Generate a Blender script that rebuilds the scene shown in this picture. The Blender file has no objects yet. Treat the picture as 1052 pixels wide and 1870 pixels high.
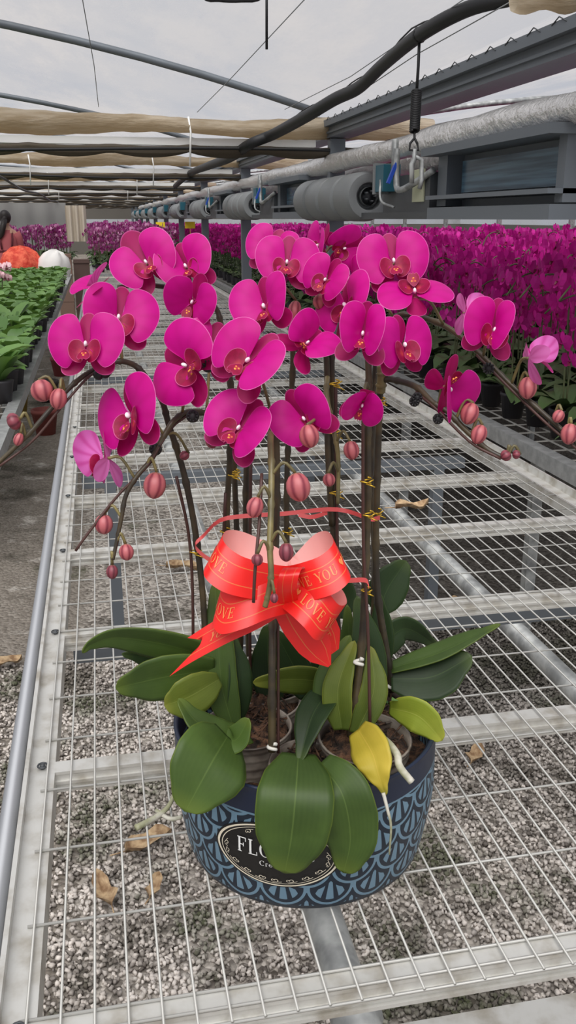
import bpy, math, random
import numpy as np
from mathutils import Vector, Matrix, noise as mnoise
PI = math.pi
SC = bpy.context.scene
COL = SC.collection
rnd = random.Random(7)

# ------------------------------------------------------------------ camera
FPX, CX, CY = 1650.0, 526.0, 935.0
TH = math.atan(537 / FPX); PH = math.atan(353 / math.hypot(537, FPX))
CAM = Vector((0, 0, 1.55))
F = Vector((math.sin(PH) * math.cos(TH), math.cos(PH) * math.cos(TH), -math.sin(TH)))
RT = Vector((math.cos(PH), -math.sin(PH), 0)); UP = RT.cross(F)
FH = Vector((math.sin(PH), math.cos(PH), 0))
cam_d = bpy.data.cameras.new('camera'); cam = bpy.data.objects.new('camera', cam_d); COL.objects.link(cam)
cam.location = CAM; cam.rotation_euler = (PI / 2 - TH, 0, -PH)
cam_d.sensor_fit = 'VERTICAL'; cam_d.sensor_height = 36.0; cam_d.lens = FPX / 1870 * 36.0
cam_d.clip_start = 0.02; cam_d.clip_end = 300
SC.camera = cam

def ray(x, y): return F + RT * ((x - CX) / FPX) - UP * ((y - CY) / FPX)
def PZ(x, y, z): d = ray(x, y); return CAM + d * ((z - CAM.z) / d.z)
def PY(x, y, Y): d = ray(x, y); return CAM + d * (Y / d.y)
def PX(x, y, X): d = ray(x, y); return CAM + d * (X / d.x)
def PD(x, y, D): d = ray(x, y); return CAM + d * (D / d.dot(FH))
def depth(p): return (p - CAM).dot(F)

# ------------------------------------------------------------------ node helper
class N:
    def __init__(s, m, sock): s.m = m; s.s = sock
    def _op(s, op, *o):
        n = s.m.nt.nodes.new('ShaderNodeMath'); n.operation = op
        for i, a in enumerate((s,) + o):
            if isinstance(a, N): s.m.nt.links.new(a.s, n.inputs[i])
            else: n.inputs[i].default_value = a
        return N(s.m, n.outputs[0])
    def __add__(s, o): return s._op('ADD', o)
    __radd__ = __add__
    def __sub__(s, o): return s._op('SUBTRACT', o)
    def __rsub__(s, o): return (s * -1.0) + o
    def __mul__(s, o): return s._op('MULTIPLY', o)
    __rmul__ = __mul__
    def __truediv__(s, o): return s._op('DIVIDE', o)
    def lt(s, o): return s._op('LESS_THAN', o)
    def gt(s, o): return s._op('GREATER_THAN', o)
    def floor(s): return s._op('FLOOR')
    def frac(s): return s._op('FRACT')
    def abs(s): return s._op('ABSOLUTE')
    def sqrt(s): return s._op('SQRT')
    def sin(s): return s._op('SINE')
    def pow(s, e): return s._op('POWER', e)
    def max(s, o): return s._op('MAXIMUM', o)
    def min(s, o): return s._op('MINIMUM', o)
    def atan2(s, o): return s._op('ARCTAN2', o)
    def ss(s, a, b):
        n = s.m.nt.nodes.new('ShaderNodeMapRange'); n.interpolation_type = 'SMOOTHSTEP'
        s.m.nt.links.new(s.s, n.inputs[0]); n.inputs[1].default_value = a; n.inputs[2].default_value = b
        return N(s.m, n.outputs[0])

def lin(c):
    return tuple(((v / 255) / 12.92 if v / 255 <= .04045 else ((v / 255 + .055) / 1.055) ** 2.4) for v in c[:3]) + (1,)

class Mat:
    def __init__(s, name, col=(128, 128, 128), rough=.6, metal=0, spec=.5):
        s.mat = bpy.data.materials.new(name); s.mat.use_nodes = True; s.nt = s.mat.node_tree
        s.bsdf = s.nt.nodes['Principled BSDF']; s.out = s.nt.nodes['Material Output']
        b = s.bsdf.inputs
        b['Base Color'].default_value = lin(col); b['Roughness'].default_value = rough; b['Metallic'].default_value = metal
        b['Specular IOR Level'].default_value = spec
    def node(s, t, **kw):
        n = s.nt.nodes.new(t)
        for k, v in kw.items(): setattr(n, k, v)
        return n
    def link(s, a, b): s.nt.links.new(a.s if isinstance(a, N) else a, b)
    def uv(s):
        n = s.node('ShaderNodeUVMap'); n.uv_map = 'UVMap'; x = s.node('ShaderNodeSeparateXYZ'); s.nt.links.new(n.outputs[0], x.inputs[0])
        return N(s, x.outputs[0]), N(s, x.outputs[1])
    def pos(s):
        n = s.node('ShaderNodeNewGeometry'); x = s.node('ShaderNodeSeparateXYZ'); s.nt.links.new(n.outputs['Position'], x.inputs[0])
        return N(s, x.outputs[0]), N(s, x.outputs[1]), N(s, x.outputs[2])
    def geo(s, o): return N(s, s.node('ShaderNodeNewGeometry').outputs[o])
    def vec(s, scale=(1, 1, 1)):
        n = s.node('ShaderNodeTexCoord'); m = s.node('ShaderNodeMapping'); m.inputs['Scale'].default_value = scale
        s.nt.links.new(n.outputs['Object'], m.inputs[0]); return m.outputs[0]
    def noise(s, scale, detail=3, rough=.55, vec=None, out='Fac'):
        n = s.node('ShaderNodeTexNoise'); n.inputs['Scale'].default_value = scale; n.inputs['Detail'].default_value = detail
        n.inputs['Roughness'].default_value = rough
        s.nt.links.new(vec if vec is not None else s.vec(), n.inputs['Vector']); return N(s, n.outputs[out])
    def voro(s, scale, feature='F1', vec=None, out='Distance'):
        n = s.node('ShaderNodeTexVoronoi', feature=feature); n.inputs['Scale'].default_value = scale
        s.nt.links.new(vec if vec is not None else s.vec(), n.inputs['Vector']); return N(s, n.outputs[out])
    def mix(s, fac, a, b):
        n = s.node('ShaderNodeMix', data_type='RGBA')
        if isinstance(fac, N): s.link(fac, n.inputs[0])
        else: n.inputs[0].default_value = fac
        for v, i in ((a, 6), (b, 7)):
            if isinstance(v, N): s.link(v, n.inputs[i])
            else: n.inputs[i].default_value = lin(v)
        return N(s, n.outputs[2])
    def col(s, c): s.link(c, s.bsdf.inputs['Base Color']); return s
    def rough(s, r): s.link(r, s.bsdf.inputs['Roughness']); return s
    def bump(s, h, strength=.5, dist=.002):
        n = s.node('ShaderNodeBump'); n.inputs['Strength'].default_value = strength; n.inputs['Distance'].default_value = dist
        s.link(h, n.inputs['Height']); s.nt.links.new(n.outputs[0], s.bsdf.inputs['Normal']); return s
    def translucent(s, colsock, fac):
        t = s.node('ShaderNodeBsdfTranslucent')
        if isinstance(colsock, N): s.link(colsock, t.inputs[0])
        else: t.inputs[0].default_value = lin(colsock)
        m = s.node('ShaderNodeMixShader'); m.inputs[0].default_value = fac
        s.nt.links.new(s.bsdf.outputs[0], m.inputs[1]); s.nt.links.new(t.outputs[0], m.inputs[2])
        s.nt.links.new(m.outputs[0], s.out.inputs['Surface']); return s

# ------------------------------------------------------------------ mesh helper
class MB:
    def __init__(s): s.v = []; s.f = []; s.m = []; s.uv = []
    def add(s, vs, fs, mi=0, uvs=None):
        o = len(s.v); s.v.extend(Vector(v) for v in vs)
        s.uv.extend(uvs if uvs is not None else [(0, 0)] * len(vs))
        for f in fs: s.f.append(tuple(i + o for i in f)); s.m.append(mi)
        return s
    def box(s, c, size, mi=0, rot=None):
        hx, hy, hz = size[0] / 2, size[1] / 2, size[2] / 2; c = Vector(c)
        vs = [Vector((x, y, z)) for x in (-hx, hx) for y in (-hy, hy) for z in (-hz, hz)]
        if rot is not None: vs = [rot @ v for v in vs]
        return s.add([c + v for v in vs], [(0, 1, 3, 2), (4, 6, 7, 5), (0, 4, 5, 1), (2, 3, 7, 6), (0, 2, 6, 4), (1, 5, 7, 3)], mi)
    def span(s, a, b, mi=0):
        a, b = Vector(a), Vector(b); d = b - a
        return s.box((a + b) / 2, (abs(d.x), abs(d.y), abs(d.z)), mi)
    def tube(s, pts, r, seg=8, mi=0, cap=True, squash=None):
        pts = [Vector(p) for p in pts]; n = len(pts)
        rs = list(r) if isinstance(r, (list, tuple)) else [r] * n
        t0 = (pts[1] - pts[0]).normalized()
        a = t0.orthogonal().normalized(); vs = []; uvs = []; L = 0
        for i, p in enumerate(pts):
            t = (pts[min(i + 1, n - 1)] - pts[max(i - 1, 0)])
            t = t.normalized() if t.length > 1e-9 else t0
            a = (a - t * a.dot(t)).normalized(); b = t.cross(a)
            if i: L += (p - pts[i - 1]).length
            for k in range(seg):
                g = 2 * PI * k / seg; vs.append(p + (a * math.cos(g) + b * math.sin(g)) * rs[i]); uvs.append((k / seg, L))
        fs = [(i * seg + k, i * seg + (k + 1) % seg, (i + 1) * seg + (k + 1) % seg, (i + 1) * seg + k) for i in range(n - 1) for k in range(seg)]
        if cap: fs += [tuple(range(seg))[::-1], tuple(range((n - 1) * seg, n * seg))]
        return s.add(vs, fs, mi, uvs)
    def lathe(s, prof, c=(0, 0, 0), seg=32, mi=0, M=None, close=False, arc=2 * PI):
        c = Vector(c); vs = []; uvs = []
        full = arc > 6.28; ns = seg if full else seg + 1
        for i, (r, z) in enumerate(prof):
            for k in range(ns):
                g = arc * k / seg; p = Vector((r * math.cos(g), r * math.sin(g), z))
                vs.append(c + (M @ p if M is not None else p)); uvs.append((k / seg, z))
        fs = []
        for i in range(len(prof) - 1):
            for k in range(seg):
                k2 = (k + 1) % ns
                fs.append((i * ns + k, i * ns + k2, (i + 1) * ns + k2, (i + 1) * ns + k))
        return s.add(vs, fs, mi, uvs)
    def grid(s, P, mi=0, UV=None):
        nu, nv = len(P), len(P[0])
        vs = [p for row in P for p in row]
        uvs = [(i / (nu - 1), j / (nv - 1)) for i in range(nu) for j in range(nv)] if UV is None else [u for row in UV for u in row]
        return s.add(vs, [(i * nv + j, (i + 1) * nv + j, (i + 1) * nv + j + 1, i * nv + j + 1) for i in range(nu - 1) for j in range(nv - 1)], mi, uvs)
    def ball(s, c, r, seg=12, rings=8, mi=0, M=None):
        rr = Vector(r) if not isinstance(r, (int, float)) else Vector((r, r, r)); c = Vector(c); vs = []; uvs = []
        for i in range(rings + 1):
            a = PI * i / rings
            for k in range(seg):
                g = 2 * PI * k / seg; p = Vector((rr.x * math.sin(a) * math.cos(g), rr.y * math.sin(a) * math.sin(g), rr.z * math.cos(a)))
                vs.append(c + (M @ p if M is not None else p)); uvs.append((k / seg, i / rings))
        fs = [(i * seg + k, (i + 1) * seg + k, (i + 1) * seg + (k + 1) % seg, i * seg + (k + 1) % seg) for i in range(rings) for k in range(seg)]
        return s.add(vs, fs, mi, uvs)

ORG = {}
def link_mesh(name, mb, mats, parent=None, smooth=True, flat_angle=None, local=False):
    me = bpy.data.meshes.new(name)
    o0 = ORG.get(parent, Vector((0, 0, 0))) if parent is not None and not local else Vector((0, 0, 0))
    me.from_pydata([tuple(v - o0) for v in mb.v], [], mb.f)
    if not isinstance(mats, (list, tuple)): mats = [mats]
    for m in mats: me.materials.append(m.mat if isinstance(m, Mat) else m)
    if any(mb.m): me.polygons.foreach_set('material_index', mb.m)
    ul = me.uv_layers.new(name='UVMap')
    idx = np.empty(len(me.loops), dtype=np.int32); me.loops.foreach_get('vertex_index', idx)
    uva = np.array(mb.uv, dtype=np.float32)
    ul.data.foreach_set('uv', uva[idx].ravel())
    if smooth: me.polygons.foreach_set('use_smooth', [True] * len(me.polygons))
    me.update()
    o = bpy.data.objects.new(name, me); COL.objects.link(o)
    if parent is not None: o.parent = parent; ORG[o] = o0
    if smooth and flat_angle:
        me.set_sharp_from_angle(angle=math.radians(flat_angle))
    return o
def tag(o, label=None, cat=None, group=None, kind=None):
    if label: o['label'] = label
    if cat: o['category'] = cat
    if group: o['group'] = group
    if kind: o['kind'] = kind
    return o
def thing(name, loc, label, cat, group=None):
    o = bpy.data.objects.new(name, None); o.empty_display_size = .05; COL.objects.link(o); o.location = loc; ORG[o] = Vector(loc)
    return tag(o, label, cat, group)
def solo(name, mb, mats, label, cat, group=None, loc=None, **kw):
    loc = Vector(loc) if loc is not None else sum((v for v in mb.v), Vector()) / len(mb.v)
    mb.v = [v - loc for v in mb.v]; o = link_mesh(name, mb, mats, **kw); o.location = loc
    return tag(o, label, cat, group)
def struct(name, mb, mats, **kw):
    o = link_mesh(name, mb, mats, **kw); o['kind'] = 'structure'; return o
def stuff(name, mb, mats, label, cat, **kw):
    o = link_mesh(name, mb, mats, **kw); return tag(o, label, cat, None, 'stuff')
def copy_tree(o, parent=None):
    c = o.copy(); COL.objects.link(c)
    if parent is not None: c.parent = parent
    for ch in list(o.children): copy_tree(ch, c)
    return c

def crom(pts, n, closed=False):
    pts = [Vector(p) for p in pts]; m = len(pts); out = []
    segs = m if closed else m - 1
    for k in range(n if closed else n + 1):
        t = k / n * segs; i = min(int(t), segs - 1); u = t - i
        g = (lambda j: pts[j % m]) if closed else (lambda j: pts[max(0, min(m - 1, j))])
        p0, p1, p2, p3 = g(i - 1), g(i), g(i + 1), g(i + 2)
        if not closed:
            if i == 0: p0 = p1 * 2 - p2
            if i == segs - 1: p3 = p2 * 2 - p1
        out.append(.5 * ((2 * p1) + (p2 - p0) * u + (2 * p0 - 5 * p1 + 4 * p2 - p3) * u * u + (3 * p1 - p0 - 3 * p2 + p3) * u ** 3))
    return out
def lerps(vals, n):
    m = len(vals) - 1; out = []
    for k in range(n + 1):
        t = k / n * m; i = min(int(t), m - 1); u = t - i; out.append(vals[i] * (1 - u) + vals[i + 1] * u)
    return out
# ================================================================== materials of the place
M_ALU = Mat('galvanised_steel', (188, 190, 190), .42, .55)
n_ = M_ALU.noise(30, 4); M_ALU.col(M_ALU.mix(n_.ss(.3, .75), (166, 168, 168), (196, 198, 197)))
M_TUBE = Mat('smooth_grey_tube', (146, 148, 152), .45, .4)
M_RAIL = Mat('pale_aluminium', (205, 206, 204), .42, .35)
n_ = M_RAIL.noise(22, 4); M_RAIL.col(M_RAIL.mix(n_.ss(.4, .75), (206, 205, 200), (168, 162, 150)))
M_WIRE = Mat('zinc_wire', (178, 177, 172), .45, .3)
M_PIPE = Mat('dull_zinc_pipe', (150, 152, 152), .5, .4)
n_ = M_PIPE.noise(14, 4); M_PIPE.col(M_PIPE.mix(n_.ss(.35, .7), (128, 130, 130), (188, 190, 188)))
M_DKMET = Mat('dark_grey_metal', (74, 77, 80), .5, .3)
M_GREY = Mat('grey_painted_metal', (106, 112, 118), .5, .2)
M_WHITE = Mat('white_enamel', (246, 246, 242), .5)
M_BLACK = Mat('black_rubber', (26, 26, 28), .55)
M_DUCT = Mat('grey_plastic_duct', (126, 129, 130), .5)
M_FOIL = Mat('crumpled_foil', (236, 234, 232), .3, .6)
M_FOIL.bump(M_FOIL.noise(16, 5, .6), .8, .03)
M_TEAL = Mat('teal_plastic', (38, 92, 108), .4)
M_BLUEGLASS = Mat('blue_panel', (58, 88, 108), .18)
n_ = M_BLUEGLASS.noise(6, 3, .5, M_BLUEGLASS.vec((1, .25, 9))); M_BLUEGLASS.col(M_BLUEGLASS.mix(n_.ss(.35, .7), (44, 70, 88), (92, 124, 142)))
M_BEIGE = Mat('beige_canvas', (176, 160, 138), .9)
n_ = M_BEIGE.noise(5, 4, .6, M_BEIGE.vec((1, 4, 4))); M_BEIGE.col(M_BEIGE.mix(n_.ss(.3, .7), (170, 154, 130), (214, 202, 182)))
M_BEIGE.bump(M_BEIGE.noise(9, 4, .6, M_BEIGE.vec((1, 5, 5))), .5, .03)
M_BEIGE.translucent((214, 198, 172), .5)
M_NET = Mat('dark_shade_net', (84, 80, 74), .9)
M_NETL = Mat('shade_net', (120, 112, 102), .9); M_NETL.translucent((150, 140, 124), .5)
M_RUST = Mat('rusty_bracket', (92, 48, 42), .7)
M_BLUE = Mat('blue_plastic', (30, 70, 170), .4)
M_YELLOW = Mat('yellow_card', (238, 208, 40), .6)

def film_mat(name, alpha, tint, tcol=(236, 238, 240)):
    m = Mat(name); nt = m.nt; nt.nodes.remove(m.bsdf)
    tr = m.node('ShaderNodeBsdfTransparent'); tr.inputs[0].default_value = lin(tint)
    tl = m.node('ShaderNodeBsdfTranslucent'); tl.inputs[0].default_value = lin(tcol)
    df = m.node('ShaderNodeBsdfDiffuse'); df.inputs[0].default_value = lin((164, 160, 160))
    a = m.node('ShaderNodeMixShader'); a.inputs[0].default_value = .3
    nt.links.new(tl.outputs[0], a.inputs[1]); nt.links.new(df.outputs[0], a.inputs[2])
    b = m.node('ShaderNodeMixShader')
    nz = m.noise(.55, 4, .6, m.vec((1, .6, 1)))
    n2 = m.noise(1.3, 5, .7, m.vec((1.6, .4, 1))); m.link(nz.ss(.38, .62) * .40 + n2.ss(.4, .62) * .25 + (alpha - .26), b.inputs[0])
    nt.links.new(tr.outputs[0], b.inputs[1]); nt.links.new(a.outputs[0], b.inputs[2]); nt.links.new(b.outputs[0], m.out.inputs['Surface'])
    return m
M_FILM = film_mat('greenhouse_film', .34, (244, 245, 248), (196, 192, 190))
M_FILMW = film_mat('hazy_wall_film', .62, (225, 225, 225), (220, 220, 216))

# ================================================================== world + sun
w = bpy.data.worlds.new('overcast'); SC.world = w; w.use_nodes = True
nt = w.node_tree; bg = nt.nodes['Background']
tc = nt.nodes.new('ShaderNodeTexCoord'); nz = nt.nodes.new('ShaderNodeTexNoise'); nz.inputs['Scale'].default_value = 1.6; nz.inputs['Detail'].default_value = 4
cr = nt.nodes.new('ShaderNodeValToRGB'); cr.color_ramp.elements[0].position = .3; cr.color_ramp.elements[0].color = (.62, .68, .82, 1)
cr.color_ramp.elements[1].position = .75; cr.color_ramp.elements[1].color = (1, 1, 1, 1)
nt.links.new(tc.outputs['Generated'], nz.inputs[0]); nt.links.new(nz.outputs[0], cr.inputs[0]); nt.links.new(cr.outputs[0], bg.inputs[0])
bg.inputs[1].default_value = .54
sun_d = bpy.data.lights.new('veiled_sun', 'SUN'); sun = bpy.data.objects.new('veiled_sun', sun_d); COL.objects.link(sun)
sun_d.energy = 4.2; sun_d.angle = math.radians(55); sun_d.color = (1, .97, .92)
sun.rotation_euler = (math.radians(30), math.radians(-14), 0); sun.location = (0, 0, 8)
sun['kind'] = 'helper'
vs = SC.view_settings; SC.display_settings.display_device = 'sRGB'; vs.view_transform = 'Standard'; vs.look = 'None'; vs.exposure = .3; vs.gamma = 1; vs.use_curve_mapping = False

# ================================================================== ground
M_GRD = Mat('gravel_ground', rough=.95, spec=.2)
v = M_GRD.vec()
cell = M_GRD.voro(75, vec=v, out='Color'); sep = M_GRD.node('ShaderNodeSeparateColor'); M_GRD.link(cell, sep.inputs[0]); cv = N(M_GRD, sep.outputs[0])
d1 = M_GRD.voro(75, vec=v)
patch = M_GRD.noise(2.3, 5, .65, v); patch2 = M_GRD.noise(5.1, 5, .7, v)
c = M_GRD.mix(cv, (104, 97, 90), (206, 198, 188))
px_, py_, pz_ = M_GRD.pos()
aisle = (px_ + patch * .12).ss(-.02, -.14)
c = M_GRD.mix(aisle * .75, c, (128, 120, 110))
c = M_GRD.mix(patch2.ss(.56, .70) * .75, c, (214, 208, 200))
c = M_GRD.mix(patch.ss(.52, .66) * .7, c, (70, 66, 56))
damp_shade = (px_ + patch * .5).ss(.75, 1.15) * (py_ + patch * .5).ss(2.2, 2.9)  # damp dark soil, with shade under the right benches painted into the colour
c = M_GRD.mix(damp_shade * .8, c, (44, 40, 36))
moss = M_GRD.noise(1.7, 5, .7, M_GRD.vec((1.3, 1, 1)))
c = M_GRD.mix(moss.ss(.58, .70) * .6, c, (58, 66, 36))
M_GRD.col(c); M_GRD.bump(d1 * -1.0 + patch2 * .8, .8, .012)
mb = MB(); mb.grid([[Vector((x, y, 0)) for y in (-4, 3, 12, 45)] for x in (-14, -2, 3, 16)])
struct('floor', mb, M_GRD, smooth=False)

# loose gravel under and beside the bench (nobody could count it)
def gravel():
    r = np.random.default_rng(3)
    n = 42000
    X = r.uniform(-.62, 1.9, n); Y = r.uniform(.95, 3.1, n) ** 1.0
    base = np.array([[-1, -1, -1], [1, -1, -1], [1, 1, -1], [-1, 1, -1], [-.6, -.6, 1], [.7, -.5, .8], [.5, .7, 1], [-.7, .6, .7]], float)
    fc = np.array([[0, 3, 2, 1], [4, 5, 6, 7], [0, 1, 5, 4], [1, 2, 6, 5], [2, 3, 7, 6], [3, 0, 4, 7]])
    s = r.uniform(.003, .0074, (n, 1, 3)) * np.array([1, 1, .7]); J = base[None] * s * r.uniform(.6, 1.25, (n, 8, 3))
    a = r.uniform(0, 6.28, n); b = r.normal(0, .5, n)
    ca, sa, cb, sb = np.cos(a)[:, None], np.sin(a)[:, None], np.cos(b)[:, None], np.sin(b)[:, None]
    x, y, z = J[..., 0], J[..., 1], J[..., 2]
    y, z = y * cb - z * sb, y * sb + z * cb
    x, y = x * ca - y * sa, x * sa + y * ca
    V = np.stack([x + X[:, None], y + Y[:, None], z + .004 + r.uniform(0, .006, n)[:, None]], -1).reshape(-1, 3)
    Fc = (fc[None] + (np.arange(n) * 8)[:, None, None]).reshape(-1, 4)
    me = bpy.data.meshes.new('gravel'); me.vertices.add(len(V)); me.vertices.foreach_set('co', V.ravel())
    me.loops.add(Fc.size); me.loops.foreach_set('vertex_index', Fc.ravel().astype(np.int32))
    me.polygons.add(len(Fc)); me.polygons.foreach_set('loop_start', np.arange(0, Fc.size, 4, dtype=np.int32))
    me.update(calc_edges=True)
    m = Mat('gravel_chips', rough=.9, spec=.25); ri = m.geo('Random Per Island'); v = m.vec()
    pt = m.noise(2.3, 5, .65, v); p2 = m.noise(5.1, 5, .7, v); ms = m.noise(1.7, 5, .7, m.vec((1.3, 1, 1)))
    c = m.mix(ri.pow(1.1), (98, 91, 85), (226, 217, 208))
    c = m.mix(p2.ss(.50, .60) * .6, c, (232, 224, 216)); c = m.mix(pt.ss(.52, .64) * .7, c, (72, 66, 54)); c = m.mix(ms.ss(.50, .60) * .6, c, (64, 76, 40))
    gx, gy, gz = m.pos(); damp_shade = (gx + pt * .5).ss(.75, 1.15) * (gy + pt * .5).ss(2.2, 2.9); c = m.mix(damp_shade * .75, c, (50, 46, 42))  # chips darkened alike: damp ground plus painted under-bench shade
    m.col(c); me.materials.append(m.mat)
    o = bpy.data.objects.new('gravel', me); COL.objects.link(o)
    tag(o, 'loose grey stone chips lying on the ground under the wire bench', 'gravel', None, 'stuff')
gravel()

# ================================================================== roof, walls
XC = 1.42; BAY = 3.46; Y0 = 5.55
def arch_z(x, xa, xb, h=.6, z0=2.13):
    t = (x - (xa + xb) / 2) / ((xb - xa) / 2); return z0 + h * (1 - t * t)
def film_span(xa, xb):
    mb = MB(); P = []
    for i in range(33):
        x = xa + (xb - xa) * i / 32
        P.append([Vector((x, y, arch_z(x, xa, xb) + .015 * math.sin(x * 3 + y * 1.3))) for y in [-4 + k * 1.2 for k in range(41)]])
    mb.grid(P); return mb
struct('ceiling', film_span(-6.5, XC), M_FILM)
struct('ceiling', film_span(XC, 9.3), M_FILM)
struct('ceiling', film_span(9.3, 17.2), M_FILM)
def wall(name, a, b, z0, z1, m):
    mb = MB(); a = Vector(a); b = Vector(b)
    mb.grid([[a.lerp(b, t / 12) + Vector((0, 0, z0)), a.lerp(b, t / 12) + Vector((0, 0, z1))] for t in range(13)])
    struct(name, mb, m)
wall('wall_left', (-6.5, -4, 0), (-6.5, 44, 0), 0, 2.13, M_FILMW)
M_TARP = Mat('dark_tarpaulin', (96, 92, 86), .9)
for nm, a, b, zt in (('wall_right', (17.2, -4, 0), (17.2, 44, 0), 2.13), ('wall_back', (-6.5, 43, 0), (17.2, 43, 0), 2.75)):
    wall(nm + '_lower', a, b, 0, 1.28, M_TARP); wall(nm, a, b, 1.28, 1.50, M_FILMW); wall(nm + '_upper', a, b, 1.50, zt, M_TARP)
# dark shade cloth rolled on the far walls leaves one bright slit

# columns
for k in range(10):
    y = Y0 + BAY * k
    mb = MB(); mb.box((XC, y, 1.0), (.09, .07, 1.98)); mb.box((XC, y, .01), (.2, .2, .02))
    solo('greenhouse_column', mb, M_GREY, 'square grey steel column rising between the two benches under the hanging heaters', 'column', 'columns under the roof gutter', loc=(XC, y, 0), smooth=False)
for k in range(8):
    y = 7 + 3.46 * k
    mb = MB(); mb.box((9.3, y, 1.05), (.1, .08, 2.1))
    solo('greenhouse_column', mb, M_PIPE, 'pale thin column standing far off in the field of magenta orchids', 'column', 'far columns in the orchid field', loc=(9.3, y, 0), smooth=False)

# gutter along the column line
mb = MB()
mb.span((XC - .06, -3, 1.995), (XC + .08, 42, 2.05)); mb.span((XC - .085, -3, 2.05), (XC + .1, 42, 2.062)); mb.span((XC - .09, -3, 2.05), (XC - .082, 42, 2.085)); mb.span((XC - .07, -3, 2.015), (XC - .06, 42, 2.025))
g = solo('roof_gutter', mb, M_GREY, 'long grey metal roof gutter with wire clips running overhead to the far end', 'gutter', loc=(XC, 2, 2.05), smooth=False)
mb = MB(); mb.tube([(0, 0, 0), (-.004, .04, .018), (0, .09, .004)], .002, 5); sc0 = link_mesh('spring_clip', mb, M_DKMET, g, local=True)
for k in range(60):
    o = sc0 if k == 0 else sc0.copy()
    if k: COL.objects.link(o); o.parent = g
    o.location = Vector((XC - .09, 2.3 + k * .16, 2.075)) - Vector((XC, 2, 2.05))
mb = MB(); mb.span((9.2, -3, 2.03), (9.4, 42, 2.13))
solo('roof_gutter', mb, M_GREY, 'far roof gutter over the field of magenta orchids', 'gutter', loc=(9.3, 6, 2.05), smooth=False)

# arched rafters
k = 0
for y in [Y0 + BAY * i for i in range(9)]:
    mb = MB(); mb.tube([(x, y, arch_z(x, -6.5, XC) - .03) for x in np.linspace(-6.5, XC - .1, 24)], .021, 8)
    solo('arched_rafter', mb, M_GREY, ['grey pipe rafter sloping across the film down to the gutter, nearest of the left span', 'grey pipe rafter arching under the film beyond the first canvas roll'][min(k, 1)], 'rafter', None if k == 0 else 'rafters of the left span', loc=(XC, y, 2.13))
    mb = MB(); mb.tube([(x, y, arch_z(x, XC, 9.3) - .03) for x in np.linspace(XC + .1, 9.3, 24)], .027, 8)
    solo('arched_rafter', mb, M_PIPE, 'pipe rafter arching up from the gutter on the orchid field side', 'rafter', 'rafters of the right span', loc=(XC, y, 2.13)); k += 1
mb = MB(); mb.tube([(-2.5, y, arch_z(-2.5, -6.5, XC) - .06) for y in (-3, 15, 42)], .02, 6)
solo('ridge_pipe', mb, M_GREY, 'thin pipe running lengthwise under the highest part of the left film', 'pipe', loc=(-2.5, 6, 2.6))

# gathered shade screens: canvas roll, white beam, scalloped dark net
def screen(y, idx):
    labs = ['beige canvas screen roll hanging across the roof, nearest of the row', 'beige canvas screen roll across the roof, second of the row', 'beige canvas screen roll with its white beam, far along the roof']
    t = thing('shade_screen', (-1.5, y, 1.95), labs[min(idx, 2)], 'screen', 'gathered shade screens' if idx > 1 else None)
    r = random.Random(50 + idx); xs = np.linspace(-6.3, XC + .6, 160)
    zt = 2.03
    mb = MB(); P = []; ph = r.uniform(0, 6)
    for x in xs:
        c = Vector((x, y - .02 + .02 * math.sin(x * 2 + ph), zt + .025 + .014 * math.sin(x * 1.9 + ph) + .008 * math.sin(x * 5.3)))
        hx = .085 + .02 * math.sin(x * 3.1 + ph) + r.uniform(-.006, .006); row = []
        for k in range(15):
            g = 2 * PI * k / 14; q = 1 + .1 * math.sin(3 * g + x * 4)
            row.append(c + Vector((0, math.cos(g) * .07 * q, math.sin(g) * hx * .62 * q)))
        P.append(row)
    mb.grid(P); link_mesh('canvas_roll', mb, M_BEIGE, t)
    mb = MB(); mb.span((-6.4, y - .03, zt - .085), (XC - .12, y + .03, zt - .045)); link_mesh('beam', mb, M_WHITE, t, smooth=False)
    mb = MB(); P = []
    for x in xs:
        s = abs(math.sin((x + ph) * 7.1)) ** .8; dz = .001 + .040 * s
        P.append([Vector((x, y + .035 * math.cos(a) - .03, zt - .10 - dz * (1 - abs(a) / 3.2) * 1.0 + .02 * math.sin(a * 2))) for a in np.linspace(-3, 3, 9)])
    mb.grid(P); link_mesh('gathered_net', mb, M_NETL, t)
    mb = MB(); mb.tube([(x, y - .075, zt - .10 - .03 * math.sin((x + ph) * .8) ** 2) for x in xs], .009, 5); link_mesh('cable', mb, M_BLACK, t)
    if idx < 4:
        for x in (-.55, .55):
            mb = MB(); mb.tube([(x, y - .09, zt + .06), (x + .01, y - .1, zt - .02), (x, y - .09, zt - .2)], .006, 5); link_mesh('hanger_hook', mb, M_WHITE, t)
for i in range(10): screen(Y0 + .05 + BAY * i, i)
# lengthwise pipes and thin cables under the screens on the left
for x, z, r_, lb in ((-.75, 1.86, .012, 'thin dark pipe running lengthwise below the canvas rolls, nearer the bench'), (-2.3, 1.84, .014, 'thin dark pipe running lengthwise below the canvas rolls, over the left bench'), (-3.6, 1.9, .014, 'thin dark pipe running lengthwise below the canvas rolls, farthest to the left')):
    mb = MB(); mb.tube([(x, y, z + .02 * math.sin(y)) for y in np.linspace(7, 40, 40)], r_, 6)
    solo('hanging_pipe', mb, M_DKMET, lb, 'pipe', loc=(x, 7, z))

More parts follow.
